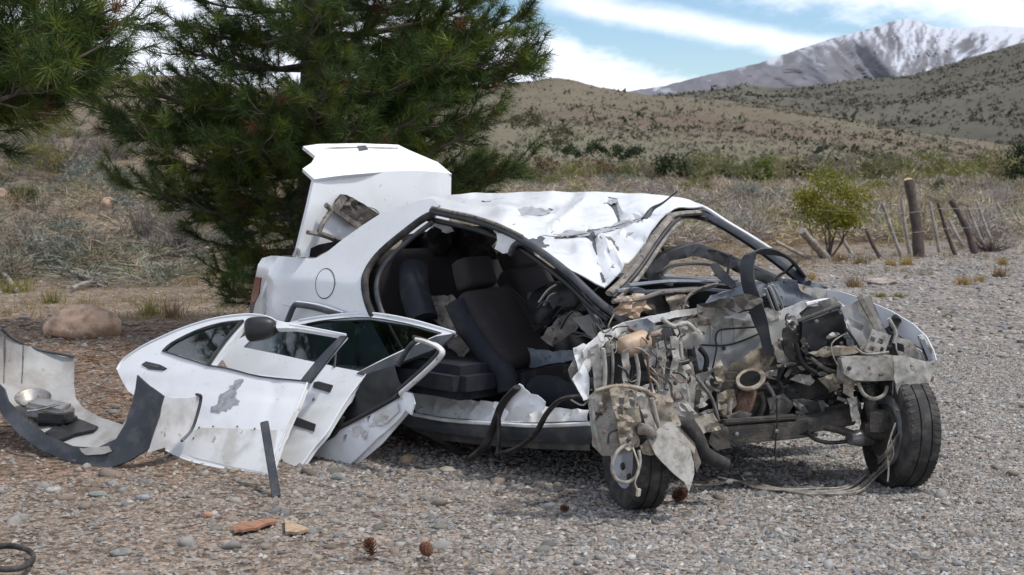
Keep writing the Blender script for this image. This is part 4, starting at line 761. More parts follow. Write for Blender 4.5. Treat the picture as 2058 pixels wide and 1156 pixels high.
# front passenger seat, twisted towards the camera
wd = (CL*.97+CF*-.25).normalized()
seat('front_seat', [car(2.12, -.36, .40), car(2.35, -.38, .42), car(2.62, -.38, .40)], [D(1052, 742, 7.95), D(1030, 690, 8.03), D(1000, 640, 8.12), D(968, 590, 8.22)], wd, .50, .15, M['fabric'], M['fabric2'], [D(962, 578, 8.22), D(952, 548, 8.24), D(946, 520, 8.27)])
tube('seat_side_bolster', [D(916, 612, 8.02), D(938, 655, 7.95), D(975, 705, 7.85), D(1015, 752, 7.76), D(1022, 790, 7.72)], .060, M['fabric2'], WC, 10, 5)
tube('seat_side_bolster', [D(1008, 585, 8.35), D(1050, 625, 8.26), D(1085, 672, 8.15)], .052, M['fabric'], WC, 10, 5)
seat('front_seat', [car(2.0, .38, .40), car(2.3, .38, .44), car(2.55, .38, .42)], [D(1085, 640, 8.75), D(1068, 590, 8.85), D(1045, 545, 8.95)], wd, .48, .14, M['fabric'], M['fabric'], [D(1052, 545, 8.92), D(1040, 522, 8.96), D(1030, 498, 9.0)])
tube('seat_belt', [D(1062, 506, 9.05), D(1078, 545, 9.0), D(1096, 580, 8.95)], .018, M['charcoal'], WC, 6, 3, flat=.25)
seat('rear_seat', [car(1.05, 0, .44), car(1.3, 0, .47), car(1.62, 0, .45)], [car(1.10, 0, .45), car(1.02, 0, .72), car(.91, 0, 1.07)], CL, 1.36, .17, M['fabric'], M['fabric2'])
tube('rear_seat_bolster', [body(770, 545)+CL*.22, body(776, 590)+CL*.20, body(800, 650)+CL*.18], .085, M['fabric2'], WC, 10, 5)
sheet('torn_padding', [(862, 604), (905, 596), (930, 610), (960, 640), (956, 690), (930, 726), (900, 700), (890, 660), (866, 640)], plane3(D(862, 604, 8.45), D(930, 726, 8.0), D(960, 640, 8.2)), M['dusty_trim'], WC, sp=8, amp=.03, fq=14, fold=.02, th=.004, edge=3)
obox('seat_base', D(930, 752, 7.98), CF*.30, CL*.28, Vector((0, 0, .09)), M['fabric2'], WC, .05)
sheet('parcel_shelf_trim', [(800, 470), (900, 448), (990, 470), (985, 520), (900, 515), (790, 520)], lambda x, y: D(x, y, 9.05+.1*math.sin(x*.07)), M['carpet'], WC, sp=14, amp=.04, fq=8, fold=.02, th=.004)
sheet('broken_rear_glass', [(852, 456), (875, 446), (898, 452), (915, 466), (895, 470), (872, 462)], lambda x, y: D(x, y, 8.95), M['white_dusty'], WC, sp=6, amp=.02, fq=20, th=.003, edge=2)
sheet('tool_panel', [(1060, 700), (1110, 706), (1180, 702), (1178, 722), (1110, 730), (1066, 740), (1050, 720)], lambda x, y: side(-.45)(x, y), M['bluegrey'], WC, sp=9, amp=.012, fq=14, th=.004, edge=1.5)
sheet('footwell_mat', [(1060, 745), (1120, 735), (1176, 725), (1180, 800), (1100, 812), (1062, 790)], side(-.60), M['carpet'], WC, sp=14, amp=.03, fq=6, th=.006)
sheet('folded_door_trim', [(1085, 680), (1120, 640), (1160, 625), (1180, 640), (1150, 668), (1110, 698)], lambda x, y: D(x, y, 7.75), M['dusty_trim'], WC, sp=9, amp=.02, fq=10, fold=.012, th=.006, edge=2)
sheet('folded_door_trim', [(1150, 640), (1185, 632), (1215, 670), (1205, 690), (1180, 672)], lambda x, y: D(x, y, 7.65), M['greyplastic'], WC, sp=9, amp=.02, fq=10, th=.006, edge=2)
tube('steering_wheel', [D(1130+42*math.cos(a), 606+36*math.sin(a), 8.35+.1*math.cos(a)) for a in np.linspace(2.6, 6.6, 12)], .016, M['black'], WC, 8, 3)
sheet('dashboard_shell', [(1060, 590), (1110, 565), (1160, 575), (1205, 620), (1210, 660), (1150, 640), (1120, 640), (1080, 670), (1062, 630)], lambda x, y: D(x, y, 8.15), M['black'], WC, sp=12, amp=.05, fq=6, fold=.03, th=.006)
for k in range(14):
    x0 = random.uniform(1075, 1200); y0 = random.uniform(600, 680); a = random.uniform(-1.2, .3); l = random.uniform(25, 60); d = random.uniform(7.6, 8.1)
    tube('torn_trim_strip', [D(x0, y0, d), D(x0+l*.5*math.cos(a), y0+l*.5*math.sin(a)-6, d-.03), D(x0+l*math.cos(a), y0+l*math.sin(a), d-.05)], random.uniform(.006, .013), M[random.choice(['dusty_trim', 'black', 'greyplastic', 'dusty_trim', 'charcoal'])], WC, 6, 4, flat=.5)
# --- boot lid, standing open
lid_m = rbf([(597, 515, 8.93), (632, 358, 8.98), (760, 345, 9.42), (907, 348, 9.85), (903, 440, 9.83), (700, 470, 9.22), (620, 430, 8.95), (760, 430, 9.42)])
lid = sheet('boot_lid', [(594, 518), (603, 480), (618, 420), (632, 359), (690, 350), (760, 345), (840, 343), (907, 348), (906, 395), (902, 450), (760, 500), (640, 516)], lid_m, M['white'], WC, sp=14, amp=.004, fq=3, th=.022)
band_m = rbf([(632, 358, 8.98), (760, 345, 9.42), (907, 348, 9.85), (608, 338, 9.06), (628, 325, 9.14), (632, 312, 9.18), (608, 293, 9.26), (680, 289, 9.5), (800, 290, 9.98), (880, 325, 9.98), (720, 315, 9.44)])
sheet('boot_lid_rear_face', [(632, 360), (608, 339), (626, 327), (634, 314), (609, 294), (640, 290), (720, 288), (800, 291), (822, 302), (880, 326), (908, 350), (840, 345), (760, 347), (690, 352)], band_m, M['white'], lid, sp=12, amp=.003, fq=3, th=.022)
tube('boot_lid_line', C3(off(band_m, .003), (612, 304), (660, 298), (720, 297), (800, 298)), .004, M['steel'], lid, 5, 3)
sheet('boot_lock', [(718, 293), (735, 292), (740, 300), (722, 303)], off(band_m, .012), M['charcoal'], lid, sp=6, th=.015)
lo_ = off(lid_m, .05)
sheet('hanging_lamp_panel', [(688, 390), (712, 400), (740, 418), (764, 434), (752, 446), (728, 456), (700, 440), (668, 420)], lo_, M['grime'], lid, sp=7, amp=.012, fq=20, fold=.012, th=.03, edge=1)
sheet('lamp_panel_rim', [(666, 420), (690, 392), (700, 398), (682, 422), (726, 452), (720, 460)], off(lid_m, .075), M['dusty_trim'], lid, sp=7, amp=.006, fq=20, th=.008)
tube('boot_hinge', C3(off(lid_m, .09), (655, 412), (664, 424), (650, 446), (642, 466), (655, 474), (690, 484)), .017, M['dusty_trim'], WC, 7, 4)
tube('boot_hinge', C3(off(lid_m, .08), (618, 467), (645, 472), (672, 482)), .014, M['dusty_trim'], WC, 7, 4)
tube('boot_wire', C3(off(lid_m, .06), (736, 416), (752, 420), (762, 430), (757, 440)), .004, M['cable'], WC, 5, 4)
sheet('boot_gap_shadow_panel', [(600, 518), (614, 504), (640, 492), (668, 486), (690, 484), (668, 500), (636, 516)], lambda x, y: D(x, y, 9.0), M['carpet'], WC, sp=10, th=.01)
tube('boot_seal', C3(lambda x, y: D(x, y, 8.92), (590, 516), (598, 500), (602, 516)), .010, M['greyplastic'], WC, 6, 3)
# ================================================================ torn front of the car
FR = random.Random(44)
def fs(name, pl, o_, m_, par=WC, **k): k.setdefault('sp', 9); k.setdefault('th', .003); return sheet(name, pl, fr(o_) if not callable(o_) else o_, M[m_], par, **k)
def ft(name, pts, o_, r_, m_, par=WC, n=7, res=4, flat=1.0):
    """pts: (px,py) or (px,py,offset)"""
    return tube(name, [fr(p[2] if len(p) > 2 else o_)(p[0], p[1]) for p in pts], r_, M[m_], par, n, res, flat=flat)
def wheel(name, contact, axis, rad=.292, wid=.185, tilt=0):
    """tyre and rim; axis points to the outer face"""
    c = contact+Vector((0, 0, rad-.012)); ax = (axis+Vector((0, 0, tilt))).normalized(); h = wid/2
    ty = lathe(name, [(-h*.80, rad*.63), (-h*.98, rad*.72), (-h, rad*.84), (-h*.9, rad*.95), (-h*.72, rad*.99), (-h*.36, rad), (-h*.34, rad*.975), (-h*.28, rad*.975), (-h*.26, rad), (h*.26, rad), (h*.28, rad*.975), (h*.34, rad*.975), (h*.36, rad), (h*.72, rad*.99), (h*.9, rad*.95), (h, rad*.84), (h*.98, rad*.72), (h*.80, rad*.63), (h*.5, rad*.60), (-h*.5, rad*.60), (-h*.80, rad*.63)], c, ax, M['rubber'], WC, 56, 30, cap=False)
    blk = []; a = ax.orthogonal().normalized(); b = ax.cross(a)
    V = []; F = []
    for side_ in (-1, 1):
        for k in range(52):
            q = 2*math.pi*(k+(.5 if side_ > 0 else 0))/52; q2 = q+.05; r0 = rad*.985; r1 = rad*1.004; i = len(V); x0, x1 = side_*h*.42, side_*h*.84
            for (qq, xx, rr) in ((q, x0, r1), (q2, x0, r1), (q2+.03, x1, r1*.988), (q+.03, x1, r1*.988), (q, x0, r0*.98), (q2, x0, r0*.98), (q2+.03, x1, r0*.97), (q+.03, x1, r0*.97)): V.append(c+ax*xx+(a*math.cos(qq)+b*math.sin(qq))*rr)
            F += [[i, i+1, i+2, i+3], [i, i+4, i+5, i+1], [i+1, i+5, i+6, i+2], [i+2, i+6, i+7, i+3], [i+3, i+7, i+4, i]]
    tr = mk('tyre_tread', V, F, M['rubber'], ty, False); tr['kind'] = 'stuff'
    rim = lathe('rim', [(-h*.75, rad*.64), (-h*.7, rad*.58), (-.01, rad*.55), (h*.35, rad*.56), (h*.60, rad*.60), (h*.78, rad*.645), (h*.70, rad*.60), (h*.40, rad*.52), (h*.28, rad*.40), (h*.42, rad*.22), (h*.52, rad*.14), (h*.52, .001)], c, ax, M['rim'], ty, 40)
    for k in range(8):
        q = 2*math.pi*k/8; p = c+ax*h*.30+(a*math.cos(q)+b*math.sin(q))*rad*.45; lathe('rim_slot', [(0, .001), (.001, .020), (.012, .016), (.0125, .001)], p, ax, M['black'], rim, 10)
    return ty, c, ax
out = -AX
n1 = G(1276, 1017); w1, c1, a1 = wheel('near_front_tyre', n1, Vector((-.962, -.27, 0)), rad=.272, wid=.172)
n2 = G(1806, 972); w2, c2, a2 = wheel('far_front_tyre', n2, Vector((.94, .20, 0)), rad=.280, tilt=-.05)
w1.name = 'front_tyre'; w2.name = 'front_tyre'
# brake and hub parts on the inner face of the far wheel
ib = c2-a2*.06; lathe('brake_disc', [(0, .001), (.001, .13), (.02, .13), (.021, .001)], ib-a2*.045, a2, M['grime'], WC, 32); lathe('hub', [(-.10, .001), (-.099, .035), (-.05, .05), (.0, .06), (.01, .001)], ib-a2*.04, a2, M['grime'], WC, 20)
obox('brake_caliper', ib-a2*.04+Vector((-.03, -.10, .06)), a2*.04, Vector((.03, .02, 0)), Vector((0, 0, .06)), M['grime'], WC, .012)
tube('suspension_strut', [c2-a2*.13+Vector((0, 0, .02)), c2-a2*.17+Vector((0, .05, .25)), c2-a2*.2+Vector((0, .10, .48))], .035, M['grime'], WC, 10, 3)
tube('coil_spring', [c2-a2*.18+Vector((.07*math.cos(t), .07*math.sin(t)+.06+.02*t/6.28, .18+.05*t/6.28)) for t in np.linspace(0, 6.28*4, 40)], .008, M['grime'], WC, 6, 1)
tube('drive_shaft', [c1-a1*.06, c1.lerp(c2, .3)+Vector((-.05, .10, .03)), c1.lerp(c2, .6)+Vector((-.05, .10, .0))], .022, M['grime'], WC, 8, 3)
# --- big dark masses: engine bay walls, gearbox, bay floor
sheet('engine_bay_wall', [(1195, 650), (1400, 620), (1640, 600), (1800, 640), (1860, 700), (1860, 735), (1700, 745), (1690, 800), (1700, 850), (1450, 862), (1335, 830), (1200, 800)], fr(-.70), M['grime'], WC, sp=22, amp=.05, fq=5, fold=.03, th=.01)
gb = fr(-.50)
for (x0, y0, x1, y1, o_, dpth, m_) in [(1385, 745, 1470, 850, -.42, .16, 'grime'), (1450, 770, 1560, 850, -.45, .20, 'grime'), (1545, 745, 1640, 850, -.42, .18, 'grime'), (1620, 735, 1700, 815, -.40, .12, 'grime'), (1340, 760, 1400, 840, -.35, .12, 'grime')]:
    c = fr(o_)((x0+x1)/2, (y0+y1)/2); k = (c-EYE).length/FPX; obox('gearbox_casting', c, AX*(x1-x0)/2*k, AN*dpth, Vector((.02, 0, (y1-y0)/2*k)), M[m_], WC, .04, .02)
# --- firewall and stained tunnel
fw = fs('firewall', [(1380, 650), (1400, 634), (1470, 630), (1540, 632), (1600, 622), (1612, 640), (1590, 690), (1560, 735), (1500, 742), (1440, 752), (1396, 760), (1378, 700)], -.52, 'firewall', sp=10, amp=.012, fq=5, fold=.008, th=.004)
for x in (1428, 1450, 1474): ft('firewall_rib', [(x, 640), (x+1, 660), (x+2, 690)], -.51, .004, 'firewall', fw, 6, 2)
fs('heat_shield', [(1424, 776), (1436, 754), (1470, 730), (1508, 706), (1545, 690), (1580, 706), (1600, 724), (1596, 748), (1560, 752), (1520, 758), (1490, 766), (1456, 772)], -.36, 'oily', sp=8, amp=.02, fq=7, fold=.016, th=.004, edge=1.5)
fs('heat_shield_lip', [(1426, 770), (1450, 758), (1500, 752), (1560, 744), (1600, 738), (1602, 750), (1560, 756), (1510, 764), (1470, 774), (1440, 782)], -.31, 'cream', sp=7, amp=.014, fq=16, fold=.012, th=.004, edge=2)
ft('brake_pipe', [(1382, 690), (1420, 694), (1460, 694), (1500, 682), (1540, 664)], -.49, .005, 'black'); ft('brake_pipe', [(1432, 740), (1440, 700), (1438, 680), (1446, 664), (1480, 660), (1540, 656)], -.485, .005, 'black')
# --- exhaust: flange and rusty pipe, second opening behind
e0 = fr(-.20)(1508, 762); eax = (EYE-e0).normalized()+Vector((-.2, .35, .75)); ea = eax.normalized()
lathe('exhaust_flange', [(-.014, .052), (-.014, .072), (.0, .077), (.007, .070), (.004, .052), (-.03, .050), (-.06, .001)], e0, ea, M['oily'], WC, 26)
lathe('exhaust_bore', [(-.006, .001), (-.0055, .053), (.002, .053), (.0025, .001)], e0+ea*.004, ea, M['carpet'], WC, 22)
ft('exhaust_pipe', [(1503, 786, -.27), (1499, 800, -.25), (1493, 816, -.24), (1484, 840, -.25)], 0, .050, 'rust', n=12)
p0 = fr(-.28)(1584, 774); lathe('manifold_ring', [(-.03, .030), (-.03, .052), (.0, .056), (.004, .050), (-.002, .034), (-.05, .028), (-.05, .001)], p0, (EYE-p0).normalized()+Vector((.25, 0, 0)), M['grime'], WC, 22)
ft('manifold_pipe', [(1572, 800), (1590, 812), (1600, 830)], -.3, .03, 'rust', n=10)
fs('engine_mount', [(1462, 838), (1490, 826), (1512, 832), (1500, 850), (1472, 858)], -.15, 'steel', th=.02, amp=.008, fq=20)
ft('stabiliser_link', [(1418, 850), (1440, 815), (1462, 786)], -.25, .011, 'steel'); ft('torque_rod', [(1520, 850), (1535, 815), (1528, 790)], -.22, .016, 'grime')
# belt housing: dark elongated oval at (1640,775)
ov = [(1640+math.cos(a)*72*math.cos(-.33)-math.sin(a)*22*math.sin(-.33), 780+math.cos(a)*72*math.sin(-.33)+math.sin(a)*22*math.cos(-.33)) for a in np.linspace(0, 2*math.pi, 24, endpoint=False)]
fs('sump_cover', ov, -.22, 'grime', th=.05, sp=12, amp=.01, fq=10); ft('cover_edge', [ov[i] for i in range(0, 24, 3)]+[ov[0]], -.205, .007, 'black')
# --- crossmember and steering gear
def fbar(name, a, b, o_, w, h, m_, jit=.004): return bar(name, fr(o_)(*a), fr(o_)(*b), w, h, M[m_], WC, .008, jit=jit)
fbar('crossmember', (1440, 874), (1600, 862), -.06, .10, .085, 'grime'); fbar('crossmember', (1590, 858), (1712, 836), -.06, .09, .07, 'grime'); fbar('crossmember', (1328, 806), (1446, 868), -.05, .10, .07, 'grime')
fbar('crossmember_flange', (1446, 892), (1640, 872), -.03, .05, .012, 'grime'); fbar('crossmember_lip', (1450, 848), (1600, 838), -.05, .06, .02, 'grime')
fs('crossmember_bracket', [(1430, 862), (1462, 858), (1468, 900), (1440, 906), (1424, 890)], .0, 'grime', th=.012, amp=.008, fq=20)
ft('lower_arm', [(1600, 858, -.05), (1660, 858, -.03), (1712, 872, .0), (1735, 878, .02)], 0, .02, 'grime', n=8); ft('anti_roll_bar', [(1622, 868), (1640, 884), (1670, 890), (1712, 886)], .0, .010, 'black')
b0 = fr(.02)(1706, 882); bq = fr(.0)(1746, 878); t_ = (bq-b0); lathe('ball_joint', [(0, .001), (.002, .030), (.03, .034), (.045, .040), (t_.length, .044), (t_.length+.02, .030), (t_.length+.021, .001)], b0, t_, M['steel'], WC, 18)
fs('wishbone_plate', [(1660, 820), (1700, 812), (1718, 850), (1690, 862), (1664, 850)], -.10, 'grime', th=.02, amp=.01, fq=12)
# --- hoses
ft('coolant_hose', [(1318, 826, .06), (1350, 846, .10), (1384, 856, .13), (1402, 880, .15), (1414, 908, .16), (1440, 926, .17), (1458, 934, .17)], 0, .034, 'rubber', n=12)
hp = fr(.17)(1459, 934); lathe('hose_end', [(0, .001), (.001, .030), (.004, .034), (-.02, .036)], hp, AX+Vector((0, 0, -.3)), M['black'], WC, 14)
ft('coolant_hose', [(1180+90, 862, .18), (1290, 868, .20), (1312, 880, .22)], 0, .030, 'dusty_trim', n=10); ft('bay_hose', [(1392, 640), (1384, 670), (1390, 710), (1398, 750)], -.38, .022, 'black', n=8)
ft('bay_hose', [(1570, 680, -.3), (1580, 720, -.28), (1565, 760, -.3)], 0, .02, 'black')
# --- near corner: crushed inner wing, brackets, canisters
fs('near_wing_edge', [(1168, 706), (1180, 690), (1206, 668), (1250, 648), (1300, 636), (1350, 626), (1402, 618), (1404, 630), (1350, 640), (1300, 652), (1252, 668), (1212, 690), (1186, 712), (1172, 722)], lambda x, y: fr(.22-(x-1170)*.0022)(x, y), 'white_dusty', sp=7, amp=.012, fq=8, fold=.008, th=.004, edge=.4)
fs('near_wing_inner', [(1200, 690), (1260, 664), (1330, 650), (1400, 634), (1408, 690), (1380, 700), (1300, 700), (1230, 722)], lambda x, y: fr(-.05-(x-1170)*.001)(x, y), 'cream', sp=9, amp=.03, fq=9, fold=.02, th=.004, edge=.6)
fs('crushed_flap', [(1255, 648), (1300, 640), (1318, 652), (1300, 668), (1272, 664)], .10, 'bluegrey', sp=7, amp=.014, fq=14, edge=1)
cA = fr(.14)(1246, 702); cB = fr(.10)(1300, 682); tube('washer_bottle', [cA, cA.lerp(cB, .5), cB], lambda t: .052*(.55+.45*min(1, 6*t*(1-t)+.3)), M['tan'], WC, 14, 5)
obox('relay_box', fr(.10)(1238, 738), AX*.038, AN*.035, Vector((0, 0, .085)), M['black'], WC, .02)
fs('strut_tower', [(1296, 668), (1330, 656), (1362, 660), (1366, 700), (1352, 716), (1306, 712), (1292, 690)], -.02, 'cream', sp=7, amp=.016, fq=12, fold=.015, bulge=lambda x, y: .05*max(0, 1-((x-1330)**2+(y-685)**2)/1600))
lathe('strut_hole', [(0, .001), (.001, .030), (.008, .034), (.009, .001)], fr(.05)(1338, 672), AN+Vector((.2, 0, .3)), M['black'], WC, 16)
LONG = [([(1186, 700), (1200, 690), (1210, 720), (1206, 760), (1212, 790), (1194, 792), (1190, 740)], .24, 'cream'), ([(1250, 706), (1262, 700), (1266, 740), (1262, 774), (1252, 772)], .20, 'cream'), ([(1316, 690), (1334, 684), (1338, 720), (1330, 770), (1322, 790), (1314, 750)], .10, 'cream'), ([(1346, 676), (1362, 676), (1364, 720), (1358, 760), (1344, 756), (1350, 716)], .08, 'cream'), ([(1318, 756), (1372, 746), (1380, 800), (1376, 826), (1356, 838), (1346, 806), (1322, 812)], .05, 'cream'), ([(1288, 778), (1310, 770), (1322, 806), (1318, 822), (1296, 826)], .16, 'white_dusty'),
        ([(1140, 742), (1150, 724), (1168, 712), (1180, 730), (1174, 760), (1180, 800), (1164, 786), (1150, 766)], .18, 'cream'), ([(1150, 762), (1172, 730), (1184, 760), (1182, 800), (1170, 804)], .22, 'white'), ([(1210, 776), (1262, 770), (1282, 778), (1280, 790), (1222, 792), (1214, 830), (1208, 826)], .26, 'oily')]
for pl, o_, m_ in LONG: fs('torn_bracket', pl, o_, m_, sp=6, amp=.010, fq=9, fold=.010, th=.006, edge=.4, seed=int(pl[0][0]))
fs('wing_liner', [(1182, 800), (1204, 776), (1240, 772), (1290, 790), (1312, 810), (1322, 846), (1328, 876), (1300, 898), (1270, 904), (1240, 912), (1210, 916), (1190, 896), (1184, 850)], .20, 'cream', sp=9, amp=.02, fq=5, fold=.008, th=.006, bulge=lambda x, y: .07*max(0, 1-((x-1245)/75)**2-((y-850)/80)**2))
fs('headlamp_carrier', [(1222, 782), (1240, 776), (1270, 782), (1280, 800), (1286, 850), (1282, 896), (1262, 906), (1246, 896), (1236, 840), (1226, 810)], .30, 'oily', sp=6, amp=.012, fq=14, fold=.012, th=.006, holes=[[(1242, 800), (1252, 798), (1252, 812), (1243, 814)], [(1262, 792), (1274, 794), (1274, 820), (1264, 818)], [(1240, 824), (1250, 822), (1251, 832), (1242, 834)]])
fs('headlamp_carrier_edge', [(1278, 790), (1300, 800), (1312, 850), (1320, 890), (1300, 900), (1294, 850)], .30, 'cream', sp=7, amp=.012, fq=12, fold=.012, th=.005)
ft('horn', [(1286, 862, .30), (1304, 866, .33), (1318, 880, .35)], 0, lambda t: .018+.012*(1-t), 'dusty_trim', n=10)
fs('torn_mount', [(1284, 896), (1300, 884), (1318, 886), (1322, 906), (1306, 916), (1290, 912)], .32, 'oily', sp=6, amp=.012, fq=16, fold=.012, th=.01, edge=1)
fs('hanging_liner_flap', [(1304, 884), (1322, 862), (1342, 848), (1364, 862), (1382, 890), (1396, 930), (1396, 952), (1386, 988), (1376, 968), (1348, 946), (1318, 914)], lambda x, y: fr(.33+(y-870)*.0008)(x, y), 'cream', sp=8, amp=.012, fq=6, th=.005)
fs('liner_strip', [(1356, 862), (1366, 858), (1396, 890), (1410, 930), (1400, 950), (1392, 912)], .20, 'dusty_trim', sp=8, amp=.01, fq=8, th=.006); fs('liner_strip', [(1352, 868), (1362, 860), (1398, 900), (1396, 912)], .28, 'beige', sp=8, amp=.006, fq=8, th=.006)
ft('cable_loop', [(1266, 890, .32), (1242, 906, .36), (1230, 936, .37), (1238, 962, .37), (1258, 970, .37), (1278, 958, .37), (1286, 930, .35), (1284, 905, .33)], 0, .008, 'cable', n=7)
ft('hanging_wire', [(1272, 900, .35), (1284, 940, .38), (1276, 970, .38), (1282, 985, .38)], 0, .004, 'beige'); obox('wire_plug', fr(.38)(1283, 990), AX*.010, AN*.008, Vector((.002, 0, .018)), M['beige'], WC, .004)
ft('crack_wire', [(1222, 892), (1226, 870), (1250, 862), (1262, 850)], .30, .005, 'black')
# --- cowl, dash beam, wipers: black and grey wreckage between the pillars
def cw(px, py, X=3.0): return cross(X)(px, py)
def ct(name, pts, X, r_, m_, flat=1., n=7, res=4): return tube(name, [cross(p[2] if len(p) > 2 else X)(p[0], p[1]) for p in pts], r_, M[m_], WC, n, res, flat=flat)
def cs(name, pl, X, m_, **k): k.setdefault('sp', 9); k.setdefault('th', .004); return sheet(name, pl, cross(X) if not callable(X) else X, M[m_], WC, **k)
ct('dash_beam', [(1284, 548), (1320, 520), (1360, 504), (1396, 496), (1440, 510), (1500, 534), (1560, 562), (1610, 590)], 2.72, .034, 'black', .7)
cs('dash_top', [(1290, 545), (1330, 512), (1392, 494), (1440, 505), (1500, 532), (1560, 560), (1556, 576), (1490, 552), (1440, 528), (1394, 514), (1350, 524), (1320, 548), (1330, 570), (1300, 572)], 2.76, 'black', amp=.02, fq=9, fold=.01)
ct('instrument_hood', [(1330, 552), (1348, 536), (1390, 530), (1430, 532)], 2.66, .014, 'greyplastic', .6); ct('instrument_hood', [(1330, 552), (1334, 566), (1350, 572)], 2.66, .012, 'greyplastic')
obox('mirror_pod', cross(2.6)(1310, 545), CF*.03, CL*.07, Vector((0, 0, .035)), M['black'], WC, .02); ct('near_pillar_bracket', [(1306, 540), (1322, 500), (1336, 466)], 2.55, .016, 'black'); ct('near_pillar_bracket', [(1322, 480), (1332, 500), (1338, 520)], 2.55, .010, 'charcoal')
cs('windscreen_shard', [(1322, 478), (1338, 460), (1338, 490), (1330, 496)], 2.55, 'black', sp=7)
ct('cowl_rail', [(1262, 574, 2.95), (1340, 566, 2.9), (1420, 566, 2.9), (1480, 562, 2.9)], 0, .017, 'bluegrey', .6); ct('cowl_rail', [(1270, 590), (1340, 586), (1400, 582), (1470, 588)], 2.95, .014, 'charcoal'); ct('cowl_rail', [(1232, 606), (1290, 600), (1330, 588), (1400, 584)], 3.0, .012, 'dusty_trim'); ct('cowl_rail', [(1240, 586), (1280, 582), (1310, 594)], 2.9, .013, 'bluegrey')
cs('heater_box', [(1292, 586), (1376, 590), (1380, 640), (1330, 650), (1294, 628)], 2.92, 'grime', amp=.03, fq=7, fold=.02, th=.02); cs('scuttle_debris', [(1240, 596), (1292, 590), (1296, 620), (1270, 640), (1236, 630)], 2.98, 'tan', amp=.03, fq=10, fold=.02, edge=2)
cs('scuttle_debris', [(1330, 596), (1370, 592), (1376, 618), (1344, 626)], 2.95, 'oily', amp=.02, fq=12, fold=.02, edge=2)
ct('torn_duct', [(1370, 640), (1376, 606), (1400, 584), (1440, 572)], 3.05, .018, 'dusty_trim', .5); cs('torn_duct_flap', [(1424, 530), (1440, 528), (1456, 545), (1480, 572), (1470, 580), (1440, 556)], 2.95, 'charcoal', amp=.012, fq=8)
cs('plenum_cover', [(1400, 622), (1430, 594), (1480, 578), (1530, 570), (1540, 590), (1500, 612), (1440, 628)], 3.15, 'bluegrey', amp=.025, fq=7, fold=.02); cs('plenum_cover', [(1386, 640), (1420, 616), (1500, 604), (1540, 608), (1520, 624), (1450, 632)], 3.22, 'black', amp=.03, fq=8, fold=.02)
cs('rubber_curtain', [(1392, 636), (1404, 612), (1440, 600), (1500, 590), (1530, 600), (1510, 618), (1460, 634), (1420, 640)], 3.28, 'grime', amp=.02, fq=9, fold=.02)
cs('far_plenum', [(1540, 570), (1580, 560), (1640, 570), (1660, 590), (1620, 612), (1560, 616)], lambda x, y: cross(3.12)(x, y), 'bluegrey', amp=.02, fq=8, fold=.015); cs('far_plenum_lip', [(1600, 570), (1660, 582), (1700, 600), (1690, 612), (1640, 600), (1604, 584)], 3.2, 'firewall', amp=.01, fq=10, fold=.01)
ct('wiper_arm', [(1560, 568), (1610, 566), (1660, 578)], 3.1, .014, 'charcoal', .6); ct('wiper_spindle', [(1540, 600), (1560, 560), (1580, 545), (1604, 524)], 3.1, .008, 'black'); ct('wiper_link', [(1460, 560), (1466, 530), (1470, 512)], 2.9, .008, 'black')
for pts in ([(1545, 575), (1556, 600), (1566, 626)], [(1552, 572), (1566, 600), (1574, 622)], [(1538, 580), (1548, 606), (1556, 628)]): ct('wiper_linkage', pts, 3.2, .008, 'greyplastic', .6)
fs('cowl_edge', [(1392, 634), (1440, 630), (1500, 626), (1560, 626), (1608, 606), (1622, 602), (1644, 614), (1620, 616), (1600, 634), (1540, 650), (1470, 640), (1400, 642)], -.44, 'white_dusty', sp=8, amp=.01, fq=10, fold=.01, edge=.8)
fs('cowl_rust', [(1396, 642), (1440, 638), (1460, 648), (1410, 656)], -.48, 'rust', sp=7, amp=.008, fq=20, edge=1.5)
# black seal strip looping up in front of the cowl
def ribbon(name, pts, widths, th_, m_, par=WC):
    """flat strip through 3D points; widths are 3D vectors"""
    P = smooth_path(pts, 6); Wd = smooth_path(widths, 6); V = []; F = []; m = len(P)
    for i in range(m):
        t = (P[min(i+1, m-1)]-P[max(i-1, 0)]).normalized(); w = Wd[i]; n = t.cross(w).normalized()*th_
        V += [P[i]-w/2+n, P[i]+w/2+n, P[i]+w/2-n, P[i]-w/2-n]
    for i in range(m-1):
        for k in range(4): F.append([i*4+k, i*4+(k+1) % 4, i*4+4+(k+1) % 4, i*4+4+k])
    F += [[3, 2, 1, 0], [(m-1)*4+k for k in range(4)]]
    return sharp(mk(name, V, F, m_, par), 50)
q = [fr(-.28)(*p) for p in ((1545, 716), (1538, 680), (1526, 640), (1512, 596), (1502, 556), (1504, 522), (1516, 506))]+[fr(-.42)(1548, 506), fr(-.55)(1586, 520), fr(-.62)(1616, 556)]
wv = [AX*.05+AN*.02]*2+[AX*.06+AN*.05]*2+[AX*.035+AN*.07]*2+[AN*.10+Vector((0, 0, .03))]*2+[AN*.10+AX*-.03]*2
ribbon('bonnet_seal', q, wv, .004, M['charcoal'])
